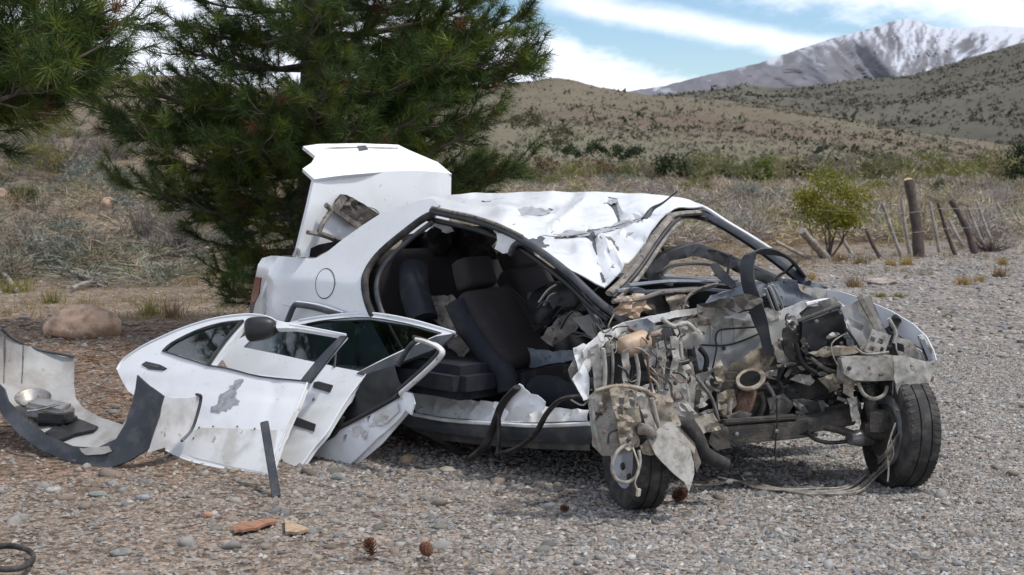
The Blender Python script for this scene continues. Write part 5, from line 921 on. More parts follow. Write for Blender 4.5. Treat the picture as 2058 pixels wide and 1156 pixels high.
# --- far corner: radiator pack, slam panel brackets, wing, headlamp
sheet('far_wing', [(1650, 580), (1690, 586), (1730, 598), (1790, 624), (1838, 652), (1862, 676), (1876, 704), (1882, 724), (1872, 726), (1850, 698), (1826, 684), (1790, 666), (1752, 648), (1720, 634), (1690, 622), (1654, 604)], side(.70), M['white'], WC, sp=9, amp=.008, fq=4, fold=.004, th=.006)
sheet('far_wing_flank', [(1700, 640), (1740, 650), (1800, 676), (1850, 704), (1876, 730), (1866, 745), (1800, 720), (1720, 690)], side(.76), M['white_dusty'], WC, sp=14, th=.004)
sheet('wing_gutter', [(1654, 604), (1700, 622), (1752, 648), (1800, 672), (1824, 690), (1800, 690), (1750, 664), (1700, 640), (1656, 616)], side(.62), M['bluegrey'], WC, sp=9, amp=.012, fq=9, fold=.01, th=.004)
ft('wing_bolt_strip', [(1620, 612), (1660, 604), (1680, 608), (1700, 622)], -.3, .012, 'white_dusty')
bp = fr(-.24)(1650, 672); obox('battery_tray_box', bp, AX*.115+Vector((0, 0, .03)), AN*.10, Vector((-.015, 0, .085)), M['black'], WC, .012, .01)
fs('radiator_panel', [(1612, 648), (1640, 638), (1684, 624), (1694, 640), (1700, 690), (1690, 704), (1640, 706), (1618, 716), (1610, 690)], -.12, 'black', sp=9, amp=.006, fq=8, th=.02)
fs('radiator_side', [(1572, 660), (1606, 640), (1618, 660), (1622, 712), (1600, 730), (1580, 716), (1570, 690)], -.16, 'grime', sp=8, amp=.02, fq=10, fold=.015, th=.01)
ft('radiator_edge', [(1600, 646), (1640, 632), (1680, 616), (1690, 618)], -.11, .010, 'grime'); fs('radiator_mount', [(1578, 636), (1596, 634), (1604, 652), (1592, 664), (1580, 654)], -.08, 'steel', sp=6, amp=.008, fq=20, fold=.01); lathe('mount_hole', [(0, .001), (.001, .014), (.004, .012), (.005, .001)], fr(-.065)(1592, 650), AN, M['black'], WC, 12)
fs('rusty_tray', [(1626, 710), (1660, 696), (1720, 694), (1760, 690), (1762, 698), (1700, 712), (1640, 718)], -.02, 'oily', sp=7, amp=.014, fq=12, fold=.012, th=.006, edge=1.5)
fs('white_shield', [(1686, 622), (1720, 610), (1748, 618), (1752, 650), (1760, 690), (1720, 700), (1704, 694), (1696, 650)], -.10, 'white_dusty', sp=8, amp=.02, fq=8, fold=.015, th=.004)
rot = lambda cx_, cy_, w, h, a: [(cx_+x*math.cos(a)-y*math.sin(a), cy_+x*math.sin(a)+y*math.cos(a)) for x, y in ((-w, -h), (w, -h), (w, h), (-w, h))]
fs('grille_plate', rot(1738, 650, 32, 48, -.42), -.02, 'greyplastic', sp=7, amp=.008, fq=12, th=.006, holes=[rot(1718, 652, 18, 6, .5), rot(1744, 628, 14, 3, .9)]); fs('grille_plate_strap', rot(1752, 640, 5, 52, -.50), .0, 'dusty_trim', sp=8, amp=.005, fq=12, th=.006)
fs('perforated_bracket', rot(1764, 690, 20, 24, .35), .03, 'cream', sp=6, amp=.004, fq=20, th=.006, holes=[rot(1754, 682, 5, 5, .35), rot(1770, 686, 5, 5, .35), rot(1752, 700, 5, 5, .35), rot(1772, 704, 4, 6, .35)])
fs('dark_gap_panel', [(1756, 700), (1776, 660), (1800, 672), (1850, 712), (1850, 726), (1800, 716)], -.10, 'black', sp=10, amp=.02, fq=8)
fs('headlamp_surround', [(1796, 676), (1830, 684), (1846, 706), (1862, 742), (1840, 734), (1806, 718), (1798, 700)], -.02, 'cream', sp=8, amp=.012, fq=9, fold=.008, th=.005, holes=[[(1800, 688), (1814, 692), (1816, 708), (1802, 704)]])
fs('headlamp_rim', [(1846, 676), (1856, 672), (1872, 700), (1884, 726), (1878, 734), (1866, 734), (1858, 712)], .02, 'chrome', sp=7, amp=.004, fq=9, th=.012); fs('headlamp_glass', [(1850, 684), (1858, 682), (1874, 724), (1868, 728)], .036, 'bluegrey', sp=7, th=.006)
fs('rail_end_plate', [(1872, 724), (1884, 726), (1888, 738), (1876, 740)], .02, 'oily', sp=6, th=.02)
rb0 = fr(.02)(1688, 742); rb1 = fr(.04)(1792, 738); bar('chassis_rail', rb0, rb1, .09, .115, M['cream'], WC, .01, jit=.006)
fs('rail_face', [(1690, 720), (1740, 716), (1792, 714), (1798, 764), (1760, 766), (1716, 764), (1694, 752)], .10, 'cream', sp=8, amp=.008, fq=8, fold=.006, th=.004, holes=[[(1743, 736), (1749, 736), (1749, 743), (1743, 743)]])
fs('bumper_bracket', [(1790, 714), (1820, 716), (1866, 728), (1882, 744), (1866, 766), (1840, 790), (1822, 808), (1804, 800), (1796, 764)], .16, 'cream', sp=8, amp=.012, fq=8, fold=.01, th=.005, holes=[[(1825, 732), (1834, 736), (1838, 748), (1828, 744)]])
obox('bracket_bolt', fr(.10)(1868, 760), AX*.016, AN*.02, Vector((0, 0, .016)), M['rust'], WC, .006)
fs('hanging_bracket', [(1792, 766), (1806, 764), (1812, 800), (1822, 840), (1818, 862), (1804, 866), (1796, 830)], .12, 'cream', sp=7, amp=.01, fq=12, fold=.01, th=.006)
fs('hanging_bracket', [(1808, 790), (1824, 786), (1840, 806), (1834, 826), (1818, 820)], .14, 'cream', sp=6, amp=.01, fq=14, fold=.012, th=.005); ft('fog_lamp_arm', [(1800, 822, .16), (1820, 828, .19), (1846, 842, .22)], 0, .011, 'beige', flat=.5)
tube('loose_connector', [fr(.18)(1824, 812), fr(.2)(1838, 820), fr(.22)(1852, 832)], .016, M['beige'], WC, 8, 3)
fs('steering_arm', [(1784, 888), (1806, 878), (1830, 880), (1826, 892), (1800, 898)], .12, 'cream', sp=7, amp=.006, fq=12, th=.012); ft('brake_hose', [(1724, 768), (1736, 792), (1756, 802), (1776, 794), (1784, 776)], .08, .010, 'cable'); ft('brake_hose', [(1756, 800), (1770, 830), (1764, 852)], .0, .006, 'black')
ft('wheel_sensor_wire', [(1690, 772), (1706, 800), (1716, 810)], .0, .008, 'black'); ft('wheel_sensor_wire', [(1684, 800), (1710, 812), (1722, 840)], -.02, .009, 'cream')
# hanging wires at the far wheel and the loom trailing over the gravel
for pts in ([(1812, 840, .2), (1818, 870, .2), (1820, 905, .2)], [(1836, 800, .22), (1834, 840, .22), (1838, 880, .22)], [(1800, 850, .2), (1784, 900, .2), (1786, 940, .2), (1784, 968, .2)], [(1790, 880, .2), (1796, 912, .22), (1788, 930, .2)]):
    ft('hanging_wire', pts, 0, .0045, FR.choice(['beige', 'cable']))
for x, y in ((1820, 912), (1838, 884)): obox('wire_plug', fr(.21)(x, y), AX*.012, AN*.01, Vector((.004, 0, .022)), M['beige'], WC, .004)
for k in range(6):
    j = k*3+FR.uniform(-5, 9); pts = [fr(.16)(1808-k, 868+k*2), fr(.20)(1780+j*.4, 912+j)]+[G(x, y)+Vector((0, 0, z)) for x, y, z in ((1752+j*.6, 958+j, .05), (1706+j, 982+j*.6, .012), (1650+FR.uniform(-9, 9), 990+j*.5+FR.uniform(-3, 3), .012), (1590, 992+FR.uniform(-4, 5), .012), (1530+FR.uniform(-20, 20), 980+FR.uniform(-3, 6), .012), (1460+FR.uniform(-20, 60), 964+FR.uniform(-4, 8), .014))]
    tube('wiring_loom', pts, .0055, M['cable'], WC, 6, 5)
ft('drip_wire', [(1560, 800), (1562, 850), (1558, 900), (1560, 935)], .0, .004, 'black'); ft('drip_wire', [(1700, 670), (1672, 690), (1676, 720), (1694, 748)], .02, .0035, 'cable')
# small torn bits that fill the bay
for k in range(300):
    near = k % 5 < 2
    x0 = FR.uniform(1185, 1400) if near else FR.uniform(1380, 1800); y0 = FR.uniform(655, 880) if near else FR.uniform(640, 850)
    if near and y0 > 800 and x0 > 1330: continue
    if 1400 < x0 < 1560 and y0 < 745: continue
    if 1480 < x0 < 1540 and 740 < y0 < 850: continue
    o_ = FR.uniform(.02, .24) if near else FR.uniform(-.34, -.1); a = FR.uniform(0, 6.28); l = FR.uniform(10, 34)
    if k % 5 < 2:
        ft('loose_wire', [(x0, y0), (x0+l*.6*math.cos(a), y0+l*.6*math.sin(a)+6, o_+.02), (x0+l*1.3*math.cos(a+.6), y0+l*1.3*math.sin(a+.6)+4, o_)], o_, FR.uniform(.0022, .0055), FR.choice(['black', 'grime', 'cable', 'rust', 'black', 'black']), n=6, res=4)
    else:
        b_ = FR.uniform(0, 3.14); e_ = FR.uniform(.25, .7); pl = [(x0+l*FR.uniform(.5, .9)*(math.cos(t)*math.cos(b_)-e_*math.sin(t)*math.sin(b_)), y0+l*FR.uniform(.5, .9)*(math.cos(t)*math.sin(b_)+e_*math.sin(t)*math.cos(b_))) for t in np.linspace(0, 6.28, 8)[:-1]]
        fs('torn_scrap', pl, o_, FR.choice(['cream', 'oily', 'grime', 'steel', 'grime', 'cream', 'grime', 'dusty_trim', 'black']), sp=6, amp=.012, fq=18, fold=.016, th=.004, seed=k)
fs('inner_wing_remnant', [(1296, 786), (1346, 796), (1362, 850), (1352, 896), (1322, 906), (1300, 880)], .27, 'oily', sp=9, amp=.02, fq=9, fold=.02, th=.006)
# stiffening ribs, folded edges, pipes and bolts that make the bay read as machinery
for pts, o_, r_, m_ in [([(1212, 700), (1216, 740), (1214, 790)], .27, .010, 'cream'), ([(1228, 694), (1232, 730), (1230, 772)], .25, .007, 'steel'), ([(1278, 712), (1284, 750), (1280, 782)], .22, .009, 'cream'), ([(1300, 706), (1304, 750), (1310, 790)], .18, .006, 'rust'), ([(1196, 786), (1240, 776), (1290, 782), (1318, 800)], .29, .010, 'oily'), ([(1190, 800), (1194, 850), (1206, 905)], .26, .008, 'cream'), ([(1310, 800), (1322, 850), (1334, 888)], .31, .010, 'cream'),
        ([(1366, 690), (1372, 740), (1382, 800), (1380, 830)], .02, .012, 'cream'), ([(1400, 760), (1430, 800), (1444, 846)], -.2, .010, 'steel'), ([(1470, 800), (1466, 830), (1480, 850)], -.18, .012, 'oily'), ([(1540, 770), (1556, 800), (1550, 840)], -.2, .012, 'steel'), ([(1600, 756), (1610, 790), (1600, 830)], -.25, .014, 'oily'), ([(1560, 738), (1620, 730), (1690, 736)], -.15, .012, 'grime'), ([(1630, 720), (1660, 742), (1690, 750)], -.05, .010, 'steel'),
        ([(1406, 700), (1420, 720), (1416, 750)], -.4, .014, 'black'), ([(1600, 690), (1612, 730), (1640, 750)], -.1, .012, 'black'), ([(1720, 700), (1740, 712), (1786, 708)], .06, .007, 'cable'), ([(1700, 660), (1722, 690), (1730, 712)], .03, .006, 'black'), ([(1786, 640), (1800, 668), (1796, 690)], .0, .010, 'cream'), ([(1330, 640), (1352, 656), (1380, 650), (1396, 664)], .0, .012, 'cream'), ([(1262, 660), (1290, 676), (1330, 672)], .08, .008, 'rust'), ([(1346, 716), (1360, 730), (1384, 726)], .06, .013, 'black')]:
    ft('bent_pipe', pts, o_, r_, m_, n=8)
for (x, y, o_) in [(1206, 812, .30), (1214, 868, .30), (1296, 836, .33), (1336, 770, .12), (1326, 720, .14), (1262, 884, .33), (1356, 770, .10), (1454, 700, -.50), (1494, 650, -.50), (1412, 670, -.50), (1706, 740, .11), (1770, 752, .11), (1812, 776, .14), (1640, 646, -.09), (1690, 690, -.09), (1480, 872, .0), (1560, 866, .0), (1626, 852, .0)]:
    p = fr(o_)(x, y); lathe('bolt', [(0, .001), (.0005, .011), (.008, .011), (.010, .007), (.0105, .001)], p, AN, M[FR.choice(['steel', 'rust', 'grime'])], WC, 6)
fs('torn_wing_skin', [(1150, 700), (1172, 690), (1196, 700), (1190, 730), (1176, 760), (1160, 750)], .20, 'white_dusty', sp=7, amp=.016, fq=9, fold=.012, th=.004, edge=.6)
fs('radiator_support', [(1376, 736), (1388, 726), (1396, 760), (1392, 830), (1380, 836)], .0, 'cream', sp=7, amp=.01, fq=10, fold=.01, th=.006)
fs('battery_shelf', [(1330, 724), (1376, 716), (1388, 740), (1350, 752)], .02, 'oily', sp=7, amp=.014, fq=12, fold=.014, th=.006)
for pl, o_, m_ in [([(1396, 752), (1420, 744), (1436, 770), (1424, 800), (1404, 812), (1394, 784)], -.26, 'cream'), ([(1440, 790), (1470, 782), (1478, 812), (1456, 836), (1440, 822)], -.24, 'oily'), ([(1540, 800), (1572, 790), (1590, 812), (1570, 842), (1546, 836)], -.2, 'dusty_trim'), ([(1600, 800), (1640, 806), (1652, 836), (1616, 846)], -.14, 'grime'), ([(1640, 760), (1676, 748), (1692, 772), (1668, 790)], -.1, 'oily'), ([(1550, 690), (1580, 676), (1600, 700), (1590, 736), (1560, 728)], -.24, 'cream'), ([(1420, 640), (1450, 632), (1462, 652), (1436, 664)], -.42, 'cream'), ([(1500, 628), (1540, 618), (1570, 630), (1540, 650)], -.38, 'cream'), ([(1640, 606), (1672, 596), (1690, 612), (1660, 626)], -.2, 'cream'), ([(1690, 750), (1716, 762), (1712, 800), (1694, 790)], .06, 'oily'), ([(1340, 812), (1380, 806), (1400, 836), (1372, 852), (1346, 842)], .08, 'cream'), ([(1390, 840), (1430, 830), (1446, 862), (1410, 870)], .02, 'oily'), ([(1288, 700), (1316, 694), (1320, 730), (1296, 742)], .14, 'steel'), ([(1700, 800), (1716, 796), (1724, 840), (1708, 846)], .04, 'cream')]:
    fs('crumpled_plate', pl, o_, m_, sp=6, amp=.016, fq=9, fold=.02, th=.004, edge=.6, seed=int(pl[0][0]))
sheet('front_floor', [(1180, 846), (1240, 840), (1330, 850), (1440, 880), (1400, 890), (1180, 905)], lambda x, y: fr(-.45)(x, y), M['grime'], WC, sp=16, th=.01)
# ================================================================ loose doors, bumper and small debris
def off3(m, d): return lambda x, y: m(x, y)+(EYE-m(x, y)).normalized()*d
# --- rear door lying in front, quarter glass still in
pa = plane3(D(345, 910, 8.12), D(535, 962, 7.52), D(500, 642, 8.60)); na = (pa(535, 962)-pa(345, 910)).cross(pa(500, 642)-pa(345, 910)).normalized()
if na.dot(EYE-pa(450, 800)) < 0: na = -na
pA = lambda x, y: pa(x, y)+na*(.045*(1-((x-430)/230)**2)-.03*((y-760)/160)**2)
DA = empty('car_door_wreck', pa(440, 935)); tag(DA, 'white car door lying foremost, with a grey scuff and a small glazed quarter window', 'car door', 'torn-off car doors')
winA = [(334, 712), (352, 696), (400, 672), (450, 656), (494, 650), (462, 692), (430, 742), (370, 722)]
winB = [(480, 694), (498, 664), (520, 660), (600, 662), (686, 671), (652, 720), (620, 764), (530, 748), (440, 742)]
skin = sheet('door_skin', [(238, 746), (252, 726), (290, 702), (330, 684), (380, 664), (440, 646), (500, 637), (540, 640), (562, 650), (600, 656), (690, 668), (655, 720), (622, 770), (600, 824), (570, 886), (548, 936), (534, 960), (500, 954), (440, 942), (380, 928), (336, 908), (322, 870), (300, 830), (276, 800), (262, 790), (250, 772)], pA, M['white'], DA, sp=12, th=.03, holes=[winA, [(476, 690), (497, 660), (600, 662), (684, 671), (650, 718), (618, 766), (520, 760), (436, 743)]], amp=.004, fq=3, bulge=crease([(250, 772, 610, 806, 10, -.007), (395, 870, 575, 876, 7, -.006), (560, 780, 540, 870, 16, -.008), (330, 800, 420, 850, 22, -.006)]))
sheet('quarter_glass', winA, off3(pA, -.012), M['glass'], DA, sp=14, th=.004)
for pts, r_ in [([(494, 650), (462, 692), (428, 744)], .020), ([(428, 743), (470, 750), (530, 764), (622, 769)], .008), ([(334, 712), (352, 696), (400, 672), (450, 656), (494, 650)], .008), ([(334, 712), (370, 724), (428, 743)], .007)]: tube('window_seal', C3(off3(pA, .008), *pts), r_, M['black'], DA, 7, 3, flat=.5)
sheet('window_pillar', [(680, 671), (692, 670), (660, 720), (626, 771), (608, 768), (640, 722)], off3(pA, .012), M['charcoal'], DA, sp=10, th=.012)
sheet('grey_scuff', [(486, 770), (500, 772), (488, 790), (482, 806), (494, 812), (486, 824), (462, 834), (440, 838), (430, 832), (446, 818), (452, 800), (470, 790)], off3(pA, .004), M['primer'], skin, sp=6, th=.002, edge=3)
hA = [(290, 738), (300, 732), (330, 740), (343, 747), (335, 751), (305, 748)]
sheet('door_handle', hA, off3(pA, .014), M['black'], DA, sp=7, th=.016); sheet('handle_grip', [(304, 737), (330, 743), (326, 746), (304, 741)], off3(pA, .020), M['charcoal'], DA, sp=7, th=.005)
sheet('lower_panel_film', [(392, 874), (408, 866), (560, 868), (556, 900), (536, 950), (470, 940), (400, 924), (372, 914)], off3(pA, .0035), M['white_dusty'], skin, sp=12, th=.0015)
for x, y in [(408, 866), (436, 864), (484, 864), (518, 867), (546, 873), (395, 886)]: lathe('clip_hole', [(0, .001), (.001, .006), (.003, .005), (.0035, .001)], off3(pA, .005)(x, y), na, M['black'], skin, 8)
tube('door_hem', C3(off3(pA, .002), (238, 746), (252, 726), (290, 702), (330, 684), (380, 664), (440, 646), (500, 637), (540, 640), (562, 650), (600, 656), (690, 668)), .007, M['white'], DA, 7, 4)
tube('door_hem', C3(off3(pA, .002), (622, 770), (600, 824), (570, 886), (548, 936), (534, 960), (500, 954), (440, 942), (380, 928), (336, 908)), .006, M['white_dusty'], DA, 7, 4)
# --- front door behind it
pb = plane3(D(580, 945, 7.78), D(905, 664, 7.80), D(700, 636, 8.42)); nb = (pb(905, 664)-pb(580, 945)).cross(pb(700, 636)-pb(580, 945)).normalized()
if nb.dot(EYE-pb(700, 780)) < 0: nb = -nb
pB = lambda x, y: pb(x, y)+nb*(.03*(1-((x-680)/200)**2))-nb*.03
DB = empty('car_door_wreck', pb(580, 945)); tag(DB, 'white car door with a big dark tinted window, second behind the foremost door', 'car door', 'torn-off car doors')
winC = [(482, 692), (500, 676), (560, 658), (650, 644), (740, 640), (820, 650), (880, 664), (800, 704), (722, 746), (680, 738), (625, 726), (550, 708)]
sk2 = sheet('door_skin', [(436, 712), (470, 676), (520, 656), (600, 643), (660, 636), (740, 630), (820, 640), (906, 660), (870, 680), (800, 712), (736, 752), (706, 790), (680, 830), (656, 870), (630, 900), (608, 930), (598, 944), (576, 940), (554, 932), (540, 880), (500, 800), (460, 750)], pB, M['white'], DB, sp=12, th=.03, holes=[winC], amp=.004, fq=3, bulge=crease([(560, 810, 700, 800, 9, -.007), (560, 890, 650, 874, 9, -.007)]))
sheet('window_glass', winC, off3(pB, -.012), M['glass'], DB, sp=16, th=.004)
sheet('window_ledge', [(905, 662), (880, 690), (740, 756), (716, 750), (800, 706), (870, 670)], off3(pB, .010), M['charcoal'], DB, sp=10, th=.016)
tube('window_seal', C3(off3(pB, .006), (616, 650), (660, 643), (740, 638), (820, 649), (880, 663)), .007, M['black'], DB, 6, 3, flat=.5); tube('window_divider', C3(off3(pB, .004), (676, 690), (674, 720), (672, 738)), .007, M['black'], DB, 6, 2)
sheet('door_handle', [(630, 768), (640, 766), (668, 774), (662, 788), (628, 778)], off3(pB, .012), M['black'], DB, sp=7, th=.014); lathe('door_lock', [(0, .001), (.001, .011), (.004, .010), (.0045, .001)], off3(pB, .004)(630, 803), nb, M['steel'], DB, 12)
sheet('rubbing_strip', [(584, 842), (592, 836), (634, 852), (630, 866), (580, 850)], off3(pB, .012), M['black'], DB, sp=8, th=.012)
tube('door_hem', C3(off3(pB, .002), (600, 643), (660, 635), (740, 629), (820, 639), (906, 660)), .007, M['white'], DB, 7, 4)
tube('door_hem', C3(off3(pB, .002), (736, 752), (706, 790), (680, 830), (656, 870), (630, 900), (608, 930), (598, 944)), .006, M['white'], DB, 7, 4)
# --- third door: seen from the inside, propped against the car
pc = plane3(D(702, 936, 7.84), D(892, 712, 7.50), D(640, 880, 8.0)); nc = (pc(892, 712)-pc(702, 936)).cross(pc(640, 880)-pc(702, 936)).normalized()
if nc.dot(EYE-pc(720, 850)) < 0: nc = -nc
DC = empty('car_door_wreck', pc(700, 936)); tag(DC, 'white car door showing its torn inner side and empty window frame, against the sill', 'car door', 'torn-off car doors')
inner = sheet('inner_panel', [(612, 912), (640, 884), (680, 862), (720, 840), (770, 812), (806, 790), (822, 796), (826, 812), (800, 846), (760, 880), (720, 920), (700, 937), (660, 926)], pc, M['white'], DC, sp=9, amp=.008, fq=9, fold=.006, th=.02, holes=[[(690, 876), (700, 872), (696, 886), (688, 892)], [(738, 838), (748, 834), (742, 850)]])
sheet('inner_recess', [(700, 866), (740, 846), (800, 810), (806, 826), (780, 850), (744, 862), (736, 884), (720, 880)], off3(pc, .006), M['white_dusty'], DC, sp=8, amp=.014, fq=14, fold=.012, th=.004)
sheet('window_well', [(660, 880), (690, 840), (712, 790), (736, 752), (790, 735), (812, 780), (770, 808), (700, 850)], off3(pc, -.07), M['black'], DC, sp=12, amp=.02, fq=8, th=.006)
fr_c = [(806, 790), (850, 752), (886, 716), (884, 700), (860, 688), (838, 682)]
tube('window_frame', C3(off3(pc, .01), *fr_c), .020, M['white_dusty'], DC, 8, 4, flat=.7); tube('window_frame_seal', [off3(pc, .012)(x-7, y-4) for x, y in fr_c], .013, M['black'], DC, 7, 4); sheet('frame_end', [(806, 786), (826, 790), (832, 812), (826, 834), (816, 826)], off3(pc, .02), M['white'], DC, sp=8, amp=.008, fq=14, th=.012)
tube('frame_inner', C3(off3(pc, -.03), (838, 684), (820, 700), (800, 735)), .014, M['charcoal'], DC, 7, 3)
for pts in ([(640, 882), (690, 856), (740, 830), (800, 796)], [(650, 886), (674, 870), (690, 838)]): tube('door_wiring', C3(off3(pc, .02), *pts), .012, M['black'], DC, 7, 4)
sheet('latch', [(660, 842), (672, 834), (684, 838), (680, 850), (666, 852)], off3(pc, -.01), M['grime'], DC, sp=6, amp=.01, fq=20, th=.02)
sheet('door_edge', [(700, 937), (760, 880), (826, 812), (830, 820), (768, 892), (708, 942)], off3(pc, -.02), M['white_dusty'], DC, sp=9, th=.006)
# --- fourth door behind: only the top of its window frame shows
pd = plane3(D(575, 650, 8.84), D(690, 634, 8.49), D(600, 800, 8.66))
DDoor = empty('car_door_wreck', D(620, 860, 8.2)); tag(DDoor, 'hindmost loose car door, only its dark window frame top showing before the rear quarter', 'car door', 'torn-off car doors')
tube('window_frame', C3(pd, (572, 660), (580, 640), (590, 617), (600, 613), (640, 620), (686, 634), (720, 646)), .018, M['charcoal'], DDoor, 8, 4); tube('frame_top_trim', [pd(x, y-6) for x, y in ((596, 613), (640, 619), (690, 634))], .006, M['white'], DDoor, 6, 3)
sheet('door_skin', [(566, 668), (720, 660), (700, 800), (650, 850), (590, 820)], off3(pd, -.02), M['white_dusty'], DDoor, sp=18, th=.03)
# --- wing mirror resting on the doors
mc = off3(pA, .085)(530, 666); ma = (EYE-mc).normalized(); mx_ = Vector((1, .1, .1)).normalized(); up_ = mx_.cross(ma).normalized()
if up_.z < 0: up_ = -up_
V, Fm = icos(3); mv = []
for p in V:
    x, y, z = p; k = 1-.22*x; mv.append(mc+mx_*(.092*math.copysign(abs(x)**.66, x))+up_*(.068*k*math.copysign(abs(y)**.66, y))+ma*(.055*z if z > -.2 else -.011))
MI = mk('wing_mirror', mv, [list(map(int, f)) for f in Fm], M['black'], None); tag(MI, 'black wing mirror housing resting on top of the foremost loose door', 'wing mirror'); sheet('mirror_foot', [(556, 650), (580, 652), (586, 662), (560, 664)], off3(pA, .05), M['white'], MI, sp=7, th=.03)
# --- bumper lying on its side, hollow side up
BP = empty('car_bumper', G(170, 940)); tag(BP, 'loose white car bumper with black rubbing band, standing curved on the dirt at left', 'bumper')
bm_in = rbf([(170, 905, 7.86), (245, 853, 8.0), (165, 815, 8.42), (150, 740, 8.72), (150, 715, 8.74), (75, 705, 8.72), (3, 830, 8.30), (3, 660, 8.5), (80, 800, 8.5), (100, 870, 8.02), (30, 760, 8.5), (200, 870, 8.0), (260, 800, 8.0)])
sheet('inner_shell', [(-4, 652), (4, 664), (30, 684), (75, 702), (150, 718), (148, 770), (152, 800), (166, 818), (200, 838), (246, 853), (262, 826), (270, 790), (276, 760), (284, 800), (262, 866), (240, 886), (190, 906), (150, 900), (90, 870), (40, 830), (10, 800), (-6, 790)], bm_in, M['greyplastic'], BP, sp=12, amp=.006, fq=4, th=.006)
tube('shell_lip', C3(off3(bm_in, .004), (2, 660), (30, 683), (75, 702), (150, 717)), .008, M['charcoal'], BP, 7, 4)
for x in (48, 12): tube('shell_rib', C3(off3(bm_in, .004), (x, 690-(48-x)*.5), (x-2, 730), (x-4, 770)), .004, M['dusty_trim'], BP, 5, 3)
bm_out = rbf([(0, 790, 8.3), (15, 840, 8.25), (60, 885, 8.0), (120, 920, 7.86), (180, 944, 7.76), (250, 928, 7.74), (300, 906, 7.74), (328, 795, 7.74), (275, 755, 7.86), (262, 826, 7.86), (240, 886, 7.80), (160, 900, 7.84), (80, 862, 8.0)])
sheet('rubbing_band', [(-6, 768), (8, 782), (18, 806), (44, 834), (90, 872), (150, 898), (196, 902), (236, 884), (258, 850), (268, 810), (276, 754), (300, 776), (330, 796), (322, 836), (302, 902), (262, 926), (215, 942), (180, 945), (130, 926), (80, 902), (40, 872), (12, 838), (-6, 812)], bm_out, M['charcoal'], BP, sp=10, amp=.006, fq=5, th=.012, bulge=lambda x, y: .02*math.sin(max(0, min(1, (y-780)/150))*3.14))
sheet('band_scrape', [(158, 902), (220, 898), (226, 908), (172, 916)], off3(bm_out, .028), M['greyplastic'], BP, sp=8, amp=.004, fq=12, th=.003, edge=2)
bm_w = rbf([(328, 795, 7.74), (302, 905, 7.74), (365, 800, 7.86), (402, 797, 8.06), (385, 862, 8.02), (350, 892, 7.88)])
sheet('end_face', [(328, 794), (345, 800), (372, 800), (402, 796), (398, 824), (384, 862), (362, 886), (330, 900), (298, 910), (312, 868), (322, 836)], bm_w, M['white_dusty'], BP, sp=10, amp=.003, fq=4, th=.006); tube('end_edge', C3(off3(bm_w, .004), (396, 793), (403, 798), (397, 828), (384, 864), (364, 886)), .013, M['charcoal'], BP, 7, 4, flat=.6)
# --- lamp unit lying inside the bumper
LU = empty('fog_lamp', D(90, 860, 8.2)); tag(LU, 'broken lamp unit with round reflector lying inside the loose bumper', 'lamp')
lc = D(66, 800, 8.28); lax = Vector((.1, -.35, .93)); lathe('reflector', [(-.05, .03), (-.03, .07), (0, .098), (.006, .100), (.004, .092), (-.03, .06), (-.045, .001)], lc, lax, M['steel'], LU, 30)
obox('lamp_housing', D(100, 826, 8.22), Vector((.115, -.02, -.02)), Vector((.02, .07, .01)), Vector((0, 0, .045)), M['steel'], LU, .02); obox('lamp_back', D(112, 842, 8.16), Vector((.10, -.02, .0)), Vector((.02, .07, .0)), Vector((0, 0, .035)), M['black'], LU, .025); tube('lamp_clip', [D(56, 826, 8.14), D(84, 822, 8.12), D(120, 812, 8.14)], .008, M['chrome'], LU, 7, 3)
sheet('lamp_cover', [(90, 868), (130, 846), (158, 842), (196, 856), (188, 864), (150, 872), (120, 884), (104, 880)], lambda x, y: bm_in(x, y)+(EYE-bm_in(x, y)).normalized()*.05, M['black'], LU, sp=9, amp=.006, fq=9, th=.012)
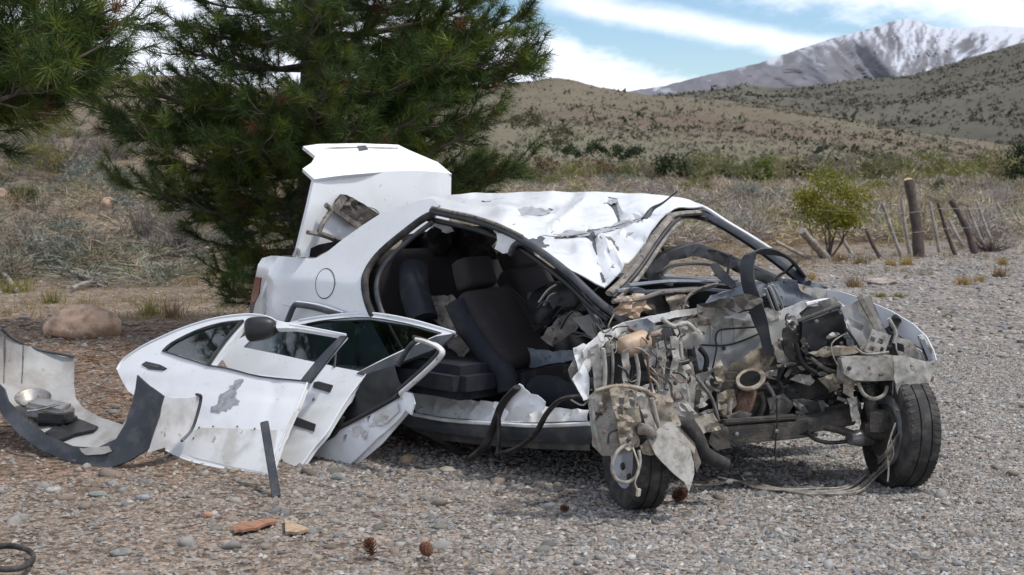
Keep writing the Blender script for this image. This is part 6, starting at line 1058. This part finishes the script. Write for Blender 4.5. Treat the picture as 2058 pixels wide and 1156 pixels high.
# --- black trim strip leaning upright, belt, splinters, broken trim under the sill
t0 = D(531, 848, 7.30); t1 = G(556, 1000); TS = bar('trim_strip', t0, t1, .042, .018, M['charcoal'], None, .004, up=Vector((0, -1, .3))); tag(TS, 'straight black plastic trim strip propped upright against the foremost door', 'trim strip')
el = [G(14+54*math.cos(a), 1133+24*math.sin(a))+Vector((0, 0, .025)) for a in np.linspace(0, 2*math.pi, 20, endpoint=False)]
BL = tube('rubber_belt', el+el[:2], .010, M['rubber'], None, 8, 3, flat=1.3); tag(BL, 'black rubber belt loop on the gravel in the bottom left corner', 'belt')
M['splinter'] = mat('fresh_split_wood', (.30, .145, .085), .8, col2=(.20, .10, .06), scale=30, bump=.5)
M['palewood'] = mat('pale_split_wood', (.40, .29, .19), .85, col2=(.28, .19, .12), scale=30, bump=.5)
def splinter(pl, z, th_, m_, lb): o = sheet('wood_splinter', pl, lambda x, y: G(x, y, z), M[m_], None, sp=9, amp=.006, fq=30, th=th_, edge=1); tag(o, lb, 'wood splinter', 'wood splinters'); return o
splinter([(467, 1054), (500, 1048), (545, 1042), (556, 1046), (520, 1058), (470, 1068)], .02, .012, 'splinter', 'orange split wood splinter, left of the two in front of the doors')
splinter([(572, 1044), (590, 1048), (622, 1064), (600, 1070), (574, 1066)], .018, .012, 'palewood', 'pale brown wood chip right of the orange splinter')
LT = bar('loose_trim', G(830, 872)+Vector((0, 0, .03)), G(925, 916)+Vector((0, 0, .015)), .05, .02, M['black'], None, .004); tag(LT, 'dark trim strip lying on the ground under the sill', 'trim strip')
for k, (px, py, w, h, c, lb) in enumerate([(680, 965, .075, .05, (.26, .26, .24), 'smooth grey-green cobble in front of the third door'), (415, 1040, .06, .035, (.34, .19, .13), 'reddish flat stone left of the orange splinter'), (195, 995, .09, .035, (.21, .22, .20), 'flat grey-green stone below the bumper'), (820, 930, .085, .06, (.36, .26, .17), 'tan angular stone under the sill'), (285, 1008, .07, .04, (.27, .27, .28), 'rounded grey stone right below the bumper'), (105, 990, .08, .045, (.38, .36, .33), 'pale rounded stone left below the bumper'), (900, 950, .09, .04, (.33, .29, .23), 'flat tan stone before the hanging seals'), (240, 1110, .09, .04, (.22, .21, .2), 'dark flat stone near the bottom left')]):
    g = G(px, py); V, F_ = icos(3); out_ = []
    for p in V: kq = 1+.28*noise.noise(Vector(p)*1.2+Vector((k*5, 1, 0)))+.14*noise.noise(Vector(p)*2.8+Vector((k*5, 7, 0))); out_.append(np.array([g.x, g.y+.02, float(gz(g.x, g.y))+h*.16])+p*np.array([w/2, w*.4, h/2])*kq)
    tag(mesh_np('cobble', out_, F_, mat('cobble', c, .8, col2=tuple(np.array(c)*.65), scale=30, bump=.4), smooth=True), lb, 'stone', 'larger stones')
